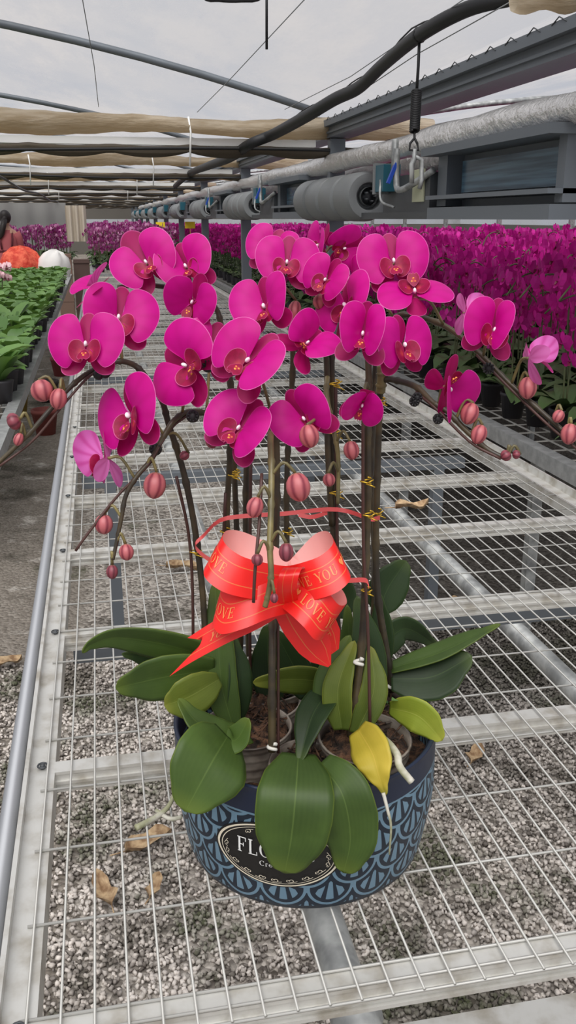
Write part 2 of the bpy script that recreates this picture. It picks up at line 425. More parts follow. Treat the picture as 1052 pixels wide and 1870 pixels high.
# ================================================================== hanging heater line along the columns
XH = XC - .02
def heater(k):
    yb = 3.72 + BAY * k     # near end of the ribbed drum group sits at yb+1.0
    far = k > 1
    L = ['grey hanging heater with fat ribbed drum and blue side panel, nearest of the row', 'grey hanging heater with ribbed drum, second of the row', 'grey hanging heater with ribbed drum, farther along the row']
    t = thing('hanging_heater', (XH, yb, 1.6), L[min(k, 2)], 'heater', 'far hanging heaters' if far else None)
    # trough with glazed panel: from yb back toward the viewer
    y1, y0 = yb, yb - 1.07
    mb = MB(); z0, z1 = 1.545, 1.79
    mb.span((XH + .05, y0, z0 + .02), (XH + .3, y1, z1)); mb.span((XH - .06, y0, z0), (XH + .3, y1, z0 + .045)); mb.span((XH - .07, y0, z0 + .075), (XH + .06, y1, z0 + .09))
    mb.span((XH - .09, y0 - .02, z1 - .005), (XH + .32, y1 + .02, z1 + .025)); mb.span((XH - .02, y0, z0 + .05), (XH + .08, y0 + .05, z1)); mb.span((XH - .02, y1 - .1, z0 + .05), (XH + .08, y1, z1))
    link_mesh('housing', mb, M_GREY, t, smooth=False)
    mb = MB(); mb.span((XH + .02, y0 + .1, z0 + .1), (XH + .052, y1 - .16, z1 - .03)); link_mesh('blue_panel', mb, M_BLUEGLASS, t, smooth=False)
    mb = MB(); mb.span((XH - .045, y1 + .02, z0 + .03), (XH + .2, y1 + .66, z1 - .06)); mb.span((XH - .06, y1, z0), (XH + .12, y1 + 1.1, z0 + .03)); link_mesh('casing', mb, M_DKMET, t, smooth=False)
    if k == 0:
        mb = MB(); mb.span((XH - .052, y1 + .08, z0 + .07), (XH - .046, y1 + .22, z0 + .2)); link_mesh('rating_plate', mb, Mat('yellowed_label', (176, 178, 150), .6), t, smooth=False)
    # ribbed drum
    mb = MB(); M = Matrix.Rotation(-PI / 2, 3, 'X'); prof = [(.045, 0), (.048, .05), (.06, .05), (.068, .0), (.075, -.004), (.11, .0), (.118, .02)]
    for j in range(4):
        a = .02 + j * .345; prof += [(.118, a + .01), (.123, a + .05), (.123, a + .26), (.116, a + .285), (.092, a + .295), (.092, a + .335)]
    prof += [(.09, 1.4), (0, 1.4)]
    mb.lathe(prof, (XH - .02, yb + .98, z0 + .11), 28, M=M); link_mesh('ribbed_drum', mb, M_DUCT, t, flat_angle=40)
    mb = MB(); mb.lathe([(0, .03), (.03, .03), (.034, .05), (.045, .05)], (XH - .02, yb + .98, z0 + .11), 20, M=M)
    for a in range(5): mb.box((XH - .02 + .025 * math.cos(a * 1.256), yb + .975, z0 + .11 + .025 * math.sin(a * 1.256)), (.01, .06, .01))
    link_mesh('hub', mb, M_DKMET, t)
    mb = MB(); mb.span((XH - .11, yb + .46, z0 + .12), (XH - .03, yb + .58, z0 + .235)); link_mesh('control_box', mb, M_TEAL, t, smooth=False)
    mb = MB(); mb.span((XH - .115, yb + .58, z0 + .11), (XH - .02, yb + .61, z0 + .245)); link_mesh('box_cover', mb, M_DUCT, t, smooth=False)
    if k < 3:
        mb = MB(); q = Vector((XH - .1, yb + .3, z0 + .17))
        mb.tube(crom([q + Vector((0, 0, .12)), q, q + Vector((.0, -.04, -.05)), q + Vector((.02, -.16, -.03)), q + Vector((.06, -.3, .02))], 16), .014, 8)
        mb.tube([q + Vector((-.0, .03, .16)), q + Vector((0, .03, .02))], .016, 8); mb.tube(crom([q + Vector((-.01, .2, -.0)), q + Vector((-.02, .15, -.09)), q + Vector((0, .02, -.12))], 10), .006, 6)
        link_mesh('hose', mb, M_PIPE, t)
        mb = MB(); mb.box(q + Vector((-.02, .0, .02)), (.014, .02, .09), 0, Matrix.Rotation(.4, 3, 'Y')); link_mesh('valve_lever', mb, M_BLUE, t, smooth=False)
        mb = MB()
        for yy in (yb - .1, yb + .3, yb + .9): mb.span((XH + .05, yy, z1 + .02), (XH + .08, yy + .06, z1 + .13))
        link_mesh('bracket', mb, M_RUST, t, smooth=False)
for k in range(9): heater(k)

# foil wrapped pipes over the heaters
def foil(x, z, r0, y0, y1, lb):
    r = random.Random(int(x * 100)); mb = MB(); P = []
    ys = np.linspace(y0, y1, 150)
    for y in ys:
        row = []; q = r0 * (1 + .05 * math.sin(y * 7) + r.uniform(-.05, .05))
        for k in range(15):
            g = 2 * PI * k / 14; s = q * (1 + .08 * math.sin(2 * g + y * 3) + .05 * math.sin(5 * g + y * 6)); row.append(Vector((x + s * math.cos(g), y, z + s * math.sin(g))))
        P.append(row)
    mb.grid(P); return solo('foil_wrapped_pipe', mb, M_FOIL, lb, 'pipe', loc=(x, 4, z))
foil(XC - .02, 1.855, .052, 1.5, 30, 'crumpled foil wrapped pipe running above the heaters, the upper and nearer of two')
foil(XC + .16, 1.80, .05, 1.5, 30, 'crumpled foil wrapped pipe behind the nearer foil pipe, just over the heater housing')

# black hose with its ties and the spring hanger
pts = [(1120, -30, 2.3), (1000, -12, 2.45), (930, -2, 2.55), (850, 18, 2.7), (766, 64, 3.0), (700, 118, 3.5), (655, 160, 3.9), (610, 182, 4.2), (560, 212, 4.6), (500, 245, 5.3), (455, 264, 5.42), (420, 288, 6.0), (380, 303, 7.2), (345, 318, 9.2), (320, 340, 12)]
hp = [PY(x, y, Y) for x, y, Y in pts]
mb = MB(); mb.tube(crom(hp, 90), [.017 + .012 * min(1, i / 55) for i in range(91)], 10); hose = solo('black_hose', mb, M_BLACK, 'thick black hose sagging along below the film past the canvas roll', 'hose', loc=hp[4])
mb = MB(); mb.tube([p + Vector((.0, 0, .022 + .014 * math.sin(i))) for i, p in enumerate(crom(hp[:10], 30))], .0028, 5)
for i in (4, 6, 7, 9):
    mb.lathe([(.023, -.01), (.025, 0), (.023, .01)], hp[i], 12, M=Matrix.Rotation(PI / 2, 3, 'X') @ Matrix.Rotation(.6, 3, 'Z'))
mb.v = [v - Vector(hp[4]) for v in mb.v]; link_mesh('tied_wire', mb, M_BLACK, hose, local=True)
t = thing('spring_hanger', PY(765, 68, 3.0), 'black rope and coil spring hanging down from the black hose', 'hanger')
def Q(x, y): return PY(x, y, 3.0)
mb = MB(); mb.tube([Q(766, 70), Q(764, 120), Q(761, 168)], .0048, 6); link_mesh('rope', mb, M_BLACK, t)
mb = MB(); a, b = Q(761, 165), Q(757, 240)
mb.tube([a.lerp(b, i / 240) + RT * (.014 * math.cos(i * .62)) + F * (.014 * math.sin(i * .62)) for i in range(241)], .0038, 5); link_mesh('coil_spring', mb, M_BLACK, t)
mb = MB(); mb.tube([Q(757, 238), Q(757, 252), Q(749, 262), Q(748, 274), Q(764, 274), Q(762, 262), Q(757, 252)], .004, 6); link_mesh('hook', mb, M_BLACK, t)
mb = MB(); mb.tube([Q(757, 272), Q(757, 290), Q(752, 300), Q(752, 335)], .008, 6); mb.tube([Q(757, 285), Q(770, 292), Q(770, 330), Q(766, 345)], .0075, 6); link_mesh('clamp', mb, M_PIPE, t)
for a, b, r_, lb in (((487, -70), (487, 90), .006, 'short black rod hanging from the roof above the middle of the bench'),):
    mb = MB(); mb.tube([PY(*a, 3.1), PY(*b, 3.1)], r_ * .7, 6); solo('hanging_rod', mb, M_BLACK, lb, 'rod')
mb = MB(); mb.tube(crom([PY(335, -70, 3.0), PY(370, -8, 3.0), PY(400, -1, 3.0), PY(440, 0, 3.0), PY(480, -8, 3.0), PY(520, -70, 3.0)], 20), .007, 6); solo('black_cable', mb, M_BLACK, 'black cable loop sagging at the very top of the picture', 'cable')
for (pts, lb) in ((((560, -5, 3.0), (420, 145, 4.4), (360, 205, 5.4)), 'thin wire slanting across the film left of the black hose'), (((860, -10, 2.6), (640, 140, 3.9), (520, 200, 5.3)), 'thin wire running beside the black hose on its upper side'), (((930, 5, 2.5), (760, 100, 3.2), (640, 180, 4.2)), 'thin wire running beside the black hose on its lower side'), (((150, -5, 3.4), (172, 120, 4.2), (180, 195, 5.3)), 'thin pale wire hanging across the film at the left')):
    mb = MB(); mb.tube([PY(*p) for p in pts], .0018, 5); solo('thin_wire', mb, M_DUCT, lb, 'wire')
# end of a canvas roll dipping into the top right corner
mb = MB(); P = []
for i in range(17):
    c_ = PY(940 + i * 12, -18, 2.4); P.append([c_ + Vector((0, .035 * math.cos(g), (.05 + .006 * math.sin(i)) * math.sin(g))) for g in np.linspace(0, 2 * PI, 13)])
mb.grid(P); solo('canvas_roll_end', mb, M_BEIGE, 'brown canvas bundle end hanging at the top right corner beside the hose', 'screen')
# ================================================================== the wire bench
BZ = .77
bench = thing('growing_bench', (.6, .75, 0), 'long galvanised growing bench with a wire mesh top, under the flowering planter', 'bench')
YE = 13.0; XL, XR = -.115, 1.30
mb = MB()
mb.span((XL - .035, .74, BZ - .045), (XL + .006, YE, BZ - .004)); mb.span((XL - .036, .74, BZ - .02), (XL - .03, YE, BZ + .012))
link_mesh('side_rail', mb, M_RAIL, bench, smooth=False)
mb = MB(); mb.tube([(XL - .053, .7, BZ - .012), (XL - .053, YE, BZ - .012)], .0125, 12); link_mesh('edge_tube', mb, M_TUBE, bench)
mb = MB(); mb.span((XR - .01, .74, BZ - .045), (XR + .035, YE, BZ - .004)); mb.span((XR + .03, .74, BZ - .045), (XR + .036, YE, BZ + .02)); link_mesh('side_rail', mb, M_RAIL, bench, smooth=False)
mb = MB(); mb.tube([(XR + .045, .7, BZ - .01), (XR + .045, YE, BZ - .01)], .012, 10); link_mesh('edge_tube', mb, M_ALU, bench)
y = .747; i = 0
while y < YE:
    mb = MB(); w_ = .0145
    mb.span((XL + .006, y - w_, BZ - .009), (XR - .01, y + w_, BZ - .004))
    mb.span((XL + .006, y - w_ + .001, BZ - .032), (XR - .01, y - w_ + .005, BZ - .009)); mb.span((XL + .006, y - w_ - .003, BZ - .024), (XR - .01, y - w_ + .002, BZ - .019)); mb.span((XL + .006, y - w_ - .004, BZ - .036), (XR - .01, y + w_, BZ - .031))
    link_mesh('crossbar', mb, M_RAIL, bench, smooth=False)
    if y < 4:
        b2 = MB(); c0 = Vector((XL - .012, y + .0, BZ)); b2.tube([c0 + Vector((.007 * math.cos(a), .007 * math.sin(a), .001)) for a in np.linspace(0, 5.6, 12)], .0016, 5)
        b2.lathe([(0, .004), (.004, .003), (.004, -.004)], c0, 8); link_mesh('tie_wire', b2, M_DKMET, bench)
    y += .4705; i += 1
mb = MB(); rw = .00155
x = XL - .004; xs = []
while x < XR + .01: xs.append(x); x += .0343
for x in xs: mb.tube([(x, .711, BZ + rw), (x, 4, BZ + rw), (x, YE, BZ + rw)], rw, 6)
y = .745
ys = [.717, .742]
while y < YE: y += .1375; ys.append(y)
ys = [.713, .733] + [.757 + .1333 * i for i in range(0, 92)]
for y in ys: mb.tube([(xs[0] - .008, y, BZ - rw), (xs[-1] + .008, y, BZ - rw)], rw * 1.15, 6)
link_mesh('wire_mesh', mb, M_WIRE, bench)
# underframe
def pipe(x, z, r, y0, y1):
    mb = MB(); mb.tube([(x, y0, z), (x, y1, z)], r, 16)
    for y in (.845, y0 + .02): mb.lathe([(r, -.03), (r + .006, -.025), (r + .006, .0), (r, .005)], (x, y, z), 16, M=Matrix.Rotation(PI / 2, 3, 'X'))
    link_mesh('support_pipe', mb, M_PIPE, bench)
pipe(.262, .588, .0275, .70, 12.8); pipe(1.035, .5, .027, .8, 12.8)
mb = MB(); mb.span((-.1, .805, .548), (1.3, .862, .556)); mb.span((-.1, .805, .49), (1.3, .811, .55)); link_mesh('end_beam', mb, M_RAIL, bench, smooth=False)
for yy in (1.78, 3.09, 5.2, 7.3, 9.1, 10.9, 12.7):
    for xx in ((-.005, 1.2) if yy > 2 else ()):
        mb = MB(); mb.span((xx - .02, yy - .02, 0), (xx + .02, yy + .02, .66)); link_mesh('leg', mb, M_GREY, bench, smooth=False)
    mb = MB(); mb.span((-.1, yy - .02, .66), (1.3, yy + .02, .70)); link_mesh('leg_beam', mb, M_GREY, bench, smooth=False)
for (x, y, lb) in ((-.02, 3.9, 'blue plastic scrap on the ground under the bench, the farther of two'), (.02, 2.3, 'blue plastic scrap on the ground below the hanging left buds')):
    mb = MB(); p = PZ(215, 912, .02) if y < 3 else PZ(197, 715, .02)
    mb.grid([[p + Vector((i * .03, j * .02, .008 * math.sin(i * 2 + j))) for j in range(4)] for i in range(4)]); solo('plastic_scrap', mb, M_BLUE, lb, 'litter')

# dry leaves
M_DRY = Mat('dry_leaf', (168, 138, 104), .85); n_ = M_DRY.noise(40, 3); M_DRY.col(M_DRY.mix(n_.ss(.3, .7), (128, 98, 70), (196, 170, 134)))
def dry(px, py, z, L, rot, lb, wd=.45, seed=0):
    r = random.Random(seed); c = PZ(px, py, z); P = []
    for i in range(9):
        t = i / 8; row = []
        for j in range(7):
            s = (j - 3) / 3; wv = wd * math.sin(PI * min(1, t * 1.02 + .02)) ** .8 * (1 + .3 * math.sin(t * 9 + j))
            p = Vector(((t - .5), s * wv * .5, .12 * s * s + .1 * math.sin(t * 7 + seed) * t + .04 * math.sin(j * 2.2 + i)))
            row.append(c + Matrix.Rotation(rot, 3, 'Z') @ p * L + Vector((0, 0, .012)))
        P.append(row)
    mb = MB(); mb.grid(P); mb.tube([P[0][3], P[0][3] + Matrix.Rotation(rot, 3, 'Z') @ Vector((-.3 * L, .05 * L, 0))], .0018, 5)
    solo('dry_leaf', mb, M_DRY, lb, 'leaf')
dry(190, 1635, .02, .11, 1.9, 'curled brown dry leaf with a thin stalk on the gravel left of the planter', .5, 1)
dry(283, 1627, .02, .075, 1.2, 'small curled tan dry leaf on the gravel nearest the left foot of the planter', .5, 2)
dry(272, 1545, .02, .13, .4, 'large pale folded dry leaf on the gravel beside the loose roots', .5, 3)
dry(335, 1040, .02, .16, -.3, 'wide brown dry leaf on the gravel behind the bow, left of the tall stems', .5, 4)
dry(12, 1215, .02, .12, .5, 'tan dry leaf lying in the bare aisle at the edge of the photo', .6, 5)
dry(752, 932, BZ + .004, .1, .1, 'small tan dry leaf resting on the wire mesh right of the stems', .5, 6)
dry(868, 1385, .02, .09, .9, 'reddish brown dry leaf on the gravel right of the planter', .6, 7)
dry(815, 1105, .02, .1, .1, 'pale tan dry leaf on the gravel behind the right leaves', .4, 8)
dry(968, 985, .02, .11, 1.0, 'brown dry leaf in the dark shade under the right part of the bench', .6, 9)

# ================================================================== neighbouring benches
def side_bench(name, x0, x1, y0, y1, label, z=BZ, inset=.06, first=.3, step=1.5):
    t = thing(name, ((x0 + x1) / 2, y0, 0), label, 'bench')
    mb = MB()
    for x in (x0, x1): mb.span((x - .025, y0, z - .05), (x + .025, y1, z + .005))
    for y in (y0, y1): mb.span((x0, y - .02, z - .04), (x1, y + .02, z))
    link_mesh('frame', mb, M_ALU, t, smooth=False)
    mb = MB()
    for i in range(int((x1 - x0) / .07)): x = x0 + .03 + i * .07; mb.span((x, y0, z - .008), (x + .004, y1, z - .003))
    for i in range(int((y1 - y0) / .14)): y = y0 + i * .14; mb.span((x0, y, z - .012), (x1, y + .006, z - .008))
    link_mesh('wire_mesh', mb, M_WIRE, t, smooth=False)
    y = y0 + first
    while y < y1:
        for x in (x0 + inset, x1 - inset):
            mb = MB(); mb.span((x - .02, y - .02, 0), (x + .02, y + .02, z - .04)); link_mesh('leg', mb, M_PIPE, t, smooth=False)
        y += step
    return t
side_bench('growing_bench', 1.50, 3.1, 1.2, 26, 'growing bench beyond the wire bench, packed with magenta orchids')
side_bench('growing_bench', 3.3, 4.9, 1.6, 26, 'second growing bench out in the orchid field, hidden under pots')
side_bench('growing_bench', -1.75, -.40, 2.4, 13.9, 'growing bench along the aisle holding leafy green plants', inset=.36, first=1.7, step=3.0)

# ------------------------------------------------------------------ shared plant materials
M_FPINK = Mat('field_petal', (196, 22, 142), .5, spec=.2)
ri = M_FPINK.geo('Random Per Island'); M_FPINK.col(M_FPINK.mix(ri, (116, 6, 88), (214, 40, 160))); M_FPINK.translucent((226, 40, 160), .3)
M_FMIX = Mat('mixed_petal', (190, 60, 140), .5, spec=.2)
ri = M_FMIX.geo('Random Per Island'); M_FMIX.col(M_FMIX.mix(ri.pow(2.0), (126, 14, 100), (228, 170, 206))); M_FMIX.translucent((190, 60, 150), .25)
M_FLIP = Mat('field_lip', (120, 10, 60), .5)
M_FLEAF = Mat('field_leaf', (46, 66, 34), .45); ri = M_FLEAF.geo('Random Per Island'); M_FLEAF.col(M_FLEAF.mix(ri, (34, 52, 28), (74, 98, 50)))
M_GLEAF = Mat('fresh_leaf', (74, 112, 54), .45); ri = M_GLEAF.geo('Random Per Island'); M_GLEAF.col(M_GLEAF.mix(ri, (54, 88, 42), (112, 148, 80))); M_GLEAF.translucent((110, 150, 60), .2)
M_FSTEM = Mat('field_stem', (78, 84, 52), .6)
M_POTD = Mat('dark_nursery_pot', (44, 42, 46), .6)
M_POTT = Mat('terracotta_pot', (140, 84, 62), .7)

def mini_flower(mb, c, n, s, r, mi=0, mlip=1):
    n = n.normalized(); u = Vector((0, 0, 1)) - n * n.z
    u = u.normalized() if u.length > .1 else Vector((0, 1, 0)); x = u.cross(n)
    def pt(a, b, h): return c + x * (a * s) + u * (b * s) + n * (h * s)
    for sg in (-1, 1):
        o = [(.03, 0, 0), (.16, -.2, .02), (.36, -.2, .0), (.5, .05, -.02), (.4, .32, -.03), (.16, .36, -.02)]
        mb.add([pt(sg * a, b, h + r.uniform(-.04, .04)) for a, b, h in o] + [pt(sg * .26, .06, .05)], [(6, k, (k + 1) % 6) for k in range(6)], mi)
    for a0 in (0, 2.3, -2.3):
        ca, sa = math.cos(a0), math.sin(a0)
        o = [(0, 0), (.12, .2), (.09, .4), (0, .47), (-.09, .4), (-.12, .2)]
        mb.add([pt(a * ca + b * sa, -a * sa + b * ca, -.06) for a, b in o], [(0, 1, 2, 3, 4, 5)], mi)
    mb.add([pt(-.09, -.02, .08), pt(.09, -.02, .08), pt(.06, -.2, .14), pt(-.06, -.2, .14), pt(0, -.1, .02)], [(0, 1, 4), (1, 2, 4), (2, 3, 4), (3, 0, 4)], mlip)

def blade(mb, base, tip, wd, up, mi=0, sag=.25, n=5):
    base, tip = Vector(base), Vector(tip); d = tip - base; side = d.cross(Vector((0, 0, 1))); side = side.normalized() if side.length > 1e-6 else Vector((1, 0, 0)); P = []
    for i in range(n + 1):
        t = i / n; wv = wd * (math.sin(PI * (.12 + .86 * t))) ** .7 * .5 if i < n else wd * .04
        c = base + d * t + Vector((0, 0, up * math.sin(PI * t * .8) - sag * d.length * t * t * .4))
        P.append([c - side * wv + Vector((0, 0, wv * .35)), c, c + side * wv + Vector((0, 0, wv * .35))])
    mb.grid(P, mi)

def orchid_geo(r, parts):
    """returns dict of MBs: pot, leaves, spikes, flowers (local coords, base at 0)"""
    d = {'pot': MB(), 'leaf': [], 'spike': [], 'flower': [], 'bud': []}
    d['pot'].lathe([(0, .001), (.042, .001), (.056, .10), (.059, .10), (.059, .112), (.052, .112), (.05, .1), (0, .1)], seg=14)
    a0 = r.uniform(0, 6)
    for k in range(5):
        a = a0 + k * 2.4 + r.uniform(-.3, .3); L = r.uniform(.15, .25); m = MB()
        blade(m, (0, 0, .105), (L * math.cos(a), L * math.sin(a), .05 + r.uniform(-.02, .09)), .085, .05); d['leaf'].append(m)
    for k in range(2):
        a = r.uniform(0, 6.28); h = r.uniform(.50, .62); m = MB(); q = Vector((math.cos(a), math.sin(a), 0))
        pts = [Vector((0, 0, .1)) + q * .01, q * .02 + Vector((0, 0, .3)), q * .03 + Vector((0, 0, h * .9)), q * .09 + Vector((0, 0, h * 1.03)), q * .17 + Vector((0, 0, h)), q * .23 + Vector((0, 0, h * .9))]
        cp = crom(pts, 14); m.tube(cp, .0035, 5); d['spike'].append(m)
        for j in range(6):
            c = cp[5 + int(j * 1.5)]; b = r.uniform(-1.2, 1.2); n = Vector((math.cos(a + b), math.sin(a + b), r.uniform(-.3, .3)))
            f = MB(); sd = q.cross(Vector((0, 0, 1))) * (.03 if j % 2 else -.03)
            mini_flower(f, c + n * .025 + sd + Vector((0, 0, r.uniform(-.02, .03))), n, r.uniform(.075, .095), r); d['flower'].append(f)
        for j in range(3):
            c = cp[4 + j] + Vector((r.uniform(-.09, .09), r.uniform(-.09, .09), -r.uniform(.02, .14))); n = Vector((r.uniform(-1, 1), r.uniform(-1, 1), r.uniform(-.3, .3)))
            f = MB(); mini_flower(f, c, n, r.uniform(.07, .09), r); d['flower'].append(f)
    return d

GLAB = 'potted magenta orchid standing in the crowded field of orchids beyond the wire bench'
protos = []
for k in range(4):
    r = random.Random(100 + k); d = orchid_geo(r, True)
    t = thing('potted_orchid', (0, 0, 0), GLAB, 'orchid', 'magenta orchids in the field')
    link_mesh('pot', d['pot'], M_POTD, t)
    for m in d['leaf']: link_mesh('leaf', m, M_FLEAF, t)
    for m in d['spike']: link_mesh('flower_spike', m, M_FSTEM, t)
    for m in d['flower']: link_mesh('flower', m, [M_FPINK, M_FLIP], t, smooth=False)
    protos.append(t)
def merge(d):
    m = MB()
    def app(src, mi):
        m.add(src.v, src.f, mi, src.uv)
        if mi == 3:
            for i, q in enumerate(src.m): m.m[len(m.m) - len(src.m) + i] = 3 + q
    app(d['pot'], 0)
    for x in d['leaf']: app(x, 1)
    for x in d['spike']: app(x, 2)
    for x in d['flower']: app(x, 3)
    return m
lows = []
for k in range(4):
    m = merge(orchid_geo(random.Random(200 + k), False))
    o = link_mesh('potted_orchid', m, [M_POTD, M_FLEAF, M_FSTEM, M_FPINK, M_FLIP], smooth=False)
    tag(o, GLAB, 'orchid', 'magenta orchids in the field'); lows.append(o)

spots = []
r = random.Random(5)
for (x0, x1) in ((1.66, 3.05), (3.36, 4.85)):
    nx = int((x1 - x0) / .175)
    for i in range(nx + 1):
        y = 1.9 if x0 < 2 else 2.6
        while y < 25:
            spots.append((x0 + i * (x1 - x0) / nx + r.uniform(-.03, .03), y + r.uniform(-.04, .04), BZ)); y += .19 if y < 9 else .24
for i in range(40):
    y = 4.0
    while y < 30: spots.append((5.1 + i * .27 + r.uniform(-.06, .06), y + r.uniform(-.08, .08), BZ - .16)); y += .3
spots = [s for s in spots if not (abs(s[0] - 9.3) < .25 and min(abs(s[1] - 7 - 3.46 * k) for k in range(8)) < .25)]
def inframe(p, mrg=160):
    v = Vector(p) - CAM; z = v.dot(F)
    if z < .1: return False
    u = CX + FPX * v.dot(RT) / z; q = CY - FPX * v.dot(UP) / z
    return -mrg < u < 1052 + mrg and -200 < q < 1870 + 200
spots = [s for s in spots if not (s[0] < 1.8 and min(abs(s[1] - Y0 - BAY * k) for k in range(9)) < .2)]
spots = [s for s in spots if inframe((s[0], s[1], s[2] + .45))]
spots.sort(key=lambda s: (Vector(s) - CAM).length)
NEAR, INDIV = 70, 300
usedp = set(); usedl = set()
for i, s in enumerate(spots[:INDIV]):
    if i < NEAR:
        k = i % 4; o = protos[k] if k not in usedp else copy_tree(protos[k]); usedp.add(k)
    else:
        k = i % 4; o = lows[k] if k not in usedl else o_copy(lows[k]) if False else (lows[k].copy() if k in usedl else lows[k])
        if k in usedl: COL.objects.link(o)
        usedl.add(k)
    o.location = s; o.rotation_euler = (0, 0, r.uniform(0, 6.28)); sc = r.uniform(.9, 1.08); o.scale = (sc, sc, sc)
# the rest of the field: too many to hold apart
def field(spots, name, label, mats, seed, step=1):
    tem = []
    for k in range(5):
        rr = random.Random(seed + k); m = MB()
        for j in range(13):
            a = rr.uniform(0, 6.28); q = rr.uniform(0, .17); n = Vector((rr.uniform(-1, 1), rr.uniform(-1.4, .6), rr.uniform(-.2, .7)))
            mini_flower(m, Vector((q * math.cos(a), q * math.sin(a), rr.uniform(.40, .66))), n, rr.uniform(.08, .1), rr)
        for j in range(5):
            a = rr.uniform(0, 6.28); blade(m, (0, 0, .1), (.17 * math.cos(a), .17 * math.sin(a), .16), .07, .04, 2, n=3)
        for j in range(2): m.tube([(rr.uniform(-.03, .03), 0, .1), (rr.uniform(-.06, .06), rr.uniform(-.06, .06), .5)], .004, 4, 2)
        m.lathe([(0, 0), (.045, 0), (.058, .11), (0, .1)], seg=7, mi=3); tem.append(m)
    V, Fs, Ms = [], [], []; off = 0; rr = np.random.default_rng(seed)
    arrs = [(np.array([tuple(v) for v in m.v]), m.f, m.m) for m in tem]
    for i, s in enumerate(spots):
        A, f, mm = arrs[i % 5]; a = rr.uniform(-.6, .6); c_, s_ = math.cos(a), math.sin(a)
        B = A.copy(); B[:, 0] = A[:, 0] * c_ - A[:, 1] * s_ + s[0]; B[:, 1] = A[:, 0] * s_ + A[:, 1] * c_ + s[1]; B[:, 2] = A[:, 2] * rr.uniform(.86, 1.0) + s[2]
        V.append(B); Fs.extend(tuple(q + off for q in t) for t in f); Ms.extend(mm); off += len(A)
    V = np.concatenate(V); me = bpy.data.meshes.new(name); me.from_pydata(V.tolist(), [], Fs)
    for m in mats: me.materials.append(m.mat)
    me.polygons.foreach_set('material_index', Ms); me.update()
    o = bpy.data.objects.new(name, me); COL.objects.link(o); tag(o, label, 'flowers', None, 'stuff')
field(spots[INDIV:2300], 'orchid_field', 'dense mass of far magenta orchids filling the field to the side wall', [M_FPINK, M_FLIP, M_FLEAF, M_POTD], 40)
print('FIELD', len(spots))

# mixed orchids on the bench end beyond, and the clump on the far left bench
def back_orchids(name, n, xr, yr, z, group, label, mat, seed, sc=1.0):
    ps = []
    for k in range(3):
        m = merge(orchid_geo(random.Random(seed + k), False)); o = link_mesh(name, m, [M_POTD, M_FLEAF, M_FSTEM, mat, M_FLIP], smooth=False); tag(o, label, 'orchid', group); ps.append(o)
    rr = random.Random(seed)
    for i in range(n):
        o = ps[i] if i < 3 else ps[i % 3].copy()
        if i >= 3: COL.objects.link(o)
        o.location = (rr.uniform(*xr), yr[0] + (yr[1] - yr[0]) * (i + .5) / n, z); o.rotation_euler = (0, 0, rr.uniform(0, 6)); s = sc * rr.uniform(.9, 1.1); o.scale = (s, s, s)
side_bench('growing_bench', -.1, 1.35, 14.0, 22, 'far bench beyond the end of the wire bench with pink and white orchids')
back_orchids('pale_orchid', 90, (-.06, 1.12), (14.1, 20), BZ, 'pale orchids on the far bench', 'pink and white potted orchid on the far bench past the end of the wire bench', M_FMIX, 300)
side_bench('growing_bench', -2.2, -.55, 16.5, 20, 'far bench behind the white dome with a clump of purple orchids')
back_orchids('purple_orchid', 36, (-1.5, -.5), (16.6, 19), BZ, 'purple orchids behind the white dome', 'purple potted orchid in the clump behind the white dome on the far left', M_FMIX, 320)

# leafy green plants on the aisle bench
def leafy(seed, s, nl):
    rr = random.Random(seed); m = MB()
    m.lathe([(0, 0), (.04, 0), (.055, .09), (.058, .1), (0, .095)], seg=10, mi=1)
    for j in range(nl):
        a = j * 2.4 + rr.uniform(-.3, .3); L = rr.uniform(.08, .15) * s; hz = rr.uniform(.02, .13) * s
        blade(m, (.01 * math.cos(a), .01 * math.sin(a), .1), (L * math.cos(a), L * math.sin(a), .1 + hz), rr.uniform(.07, .095) * s, .03)
    return m
ps = []
for k in range(4):
    o = link_mesh('leafy_plant', leafy(400 + k, 1, 12), [M_GLEAF, M_POTD]); tag(o, 'leafy green potted plant in the rows on the aisle bench', 'plant', 'leafy plants on the aisle bench'); ps.append(o)
rr = random.Random(9); i = 0; y = 4.15
while y < 11.6:
    for x in (-.45, -.62, -.80, -.98, -1.16, -1.34, -1.5):
        if inframe((x, y, BZ + .15), 420):
            o = ps[i] if i < 4 else ps[i % 4].copy()
            if i >= 4: COL.objects.link(o)
            o.location = (x + rr.uniform(-.02, .02), y + rr.uniform(-.03, .03), BZ); o.rotation_euler = (0, 0, rr.uniform(0, 6)); i += 1
    y += .24
for j, (x, y, s, lb) in enumerate(((-.60, 5.1, 1.5, 'biggest leaved green plant near the end of the aisle bench, by its edge'), (-.58, 5.9, 1.3, 'big leaved green plant second along the aisle bench from its near end'), (-.57, 4.2, 1.6, 'broad leaved plant at the frame edge, lowest of the aisle bench plants'))):
    m = leafy(430 + j, s * 1.15, 9); m.v = [v + Vector((x, y, BZ)) for v in m.v]; solo('leafy_plant', m, [M_GLEAF, M_POTD], lb, 'plant', loc=(x, y, BZ))
# pale pink blossom head at the left frame edge
mb = MB(); rr = random.Random(4); c0 = PY(4, 498, 8.2)
for j in range(9): mini_flower(mb, c0 + Vector((rr.uniform(-.07, .05), rr.uniform(-.05, .05), rr.uniform(-.07, .06))), Vector((rr.uniform(-.6, .6), -1, rr.uniform(-.3, .5))), .08, rr)
mb.tube([c0, (c0.x - .03, c0.y, BZ)], .005, 5, 2); solo('pale_pink_orchid', mb, [Mat('pale_pink_petal', (222, 178, 186), .5), M_FLIP, M_FSTEM], 'pale pink orchid head among the green plants on the aisle bench', 'orchid', smooth=False)
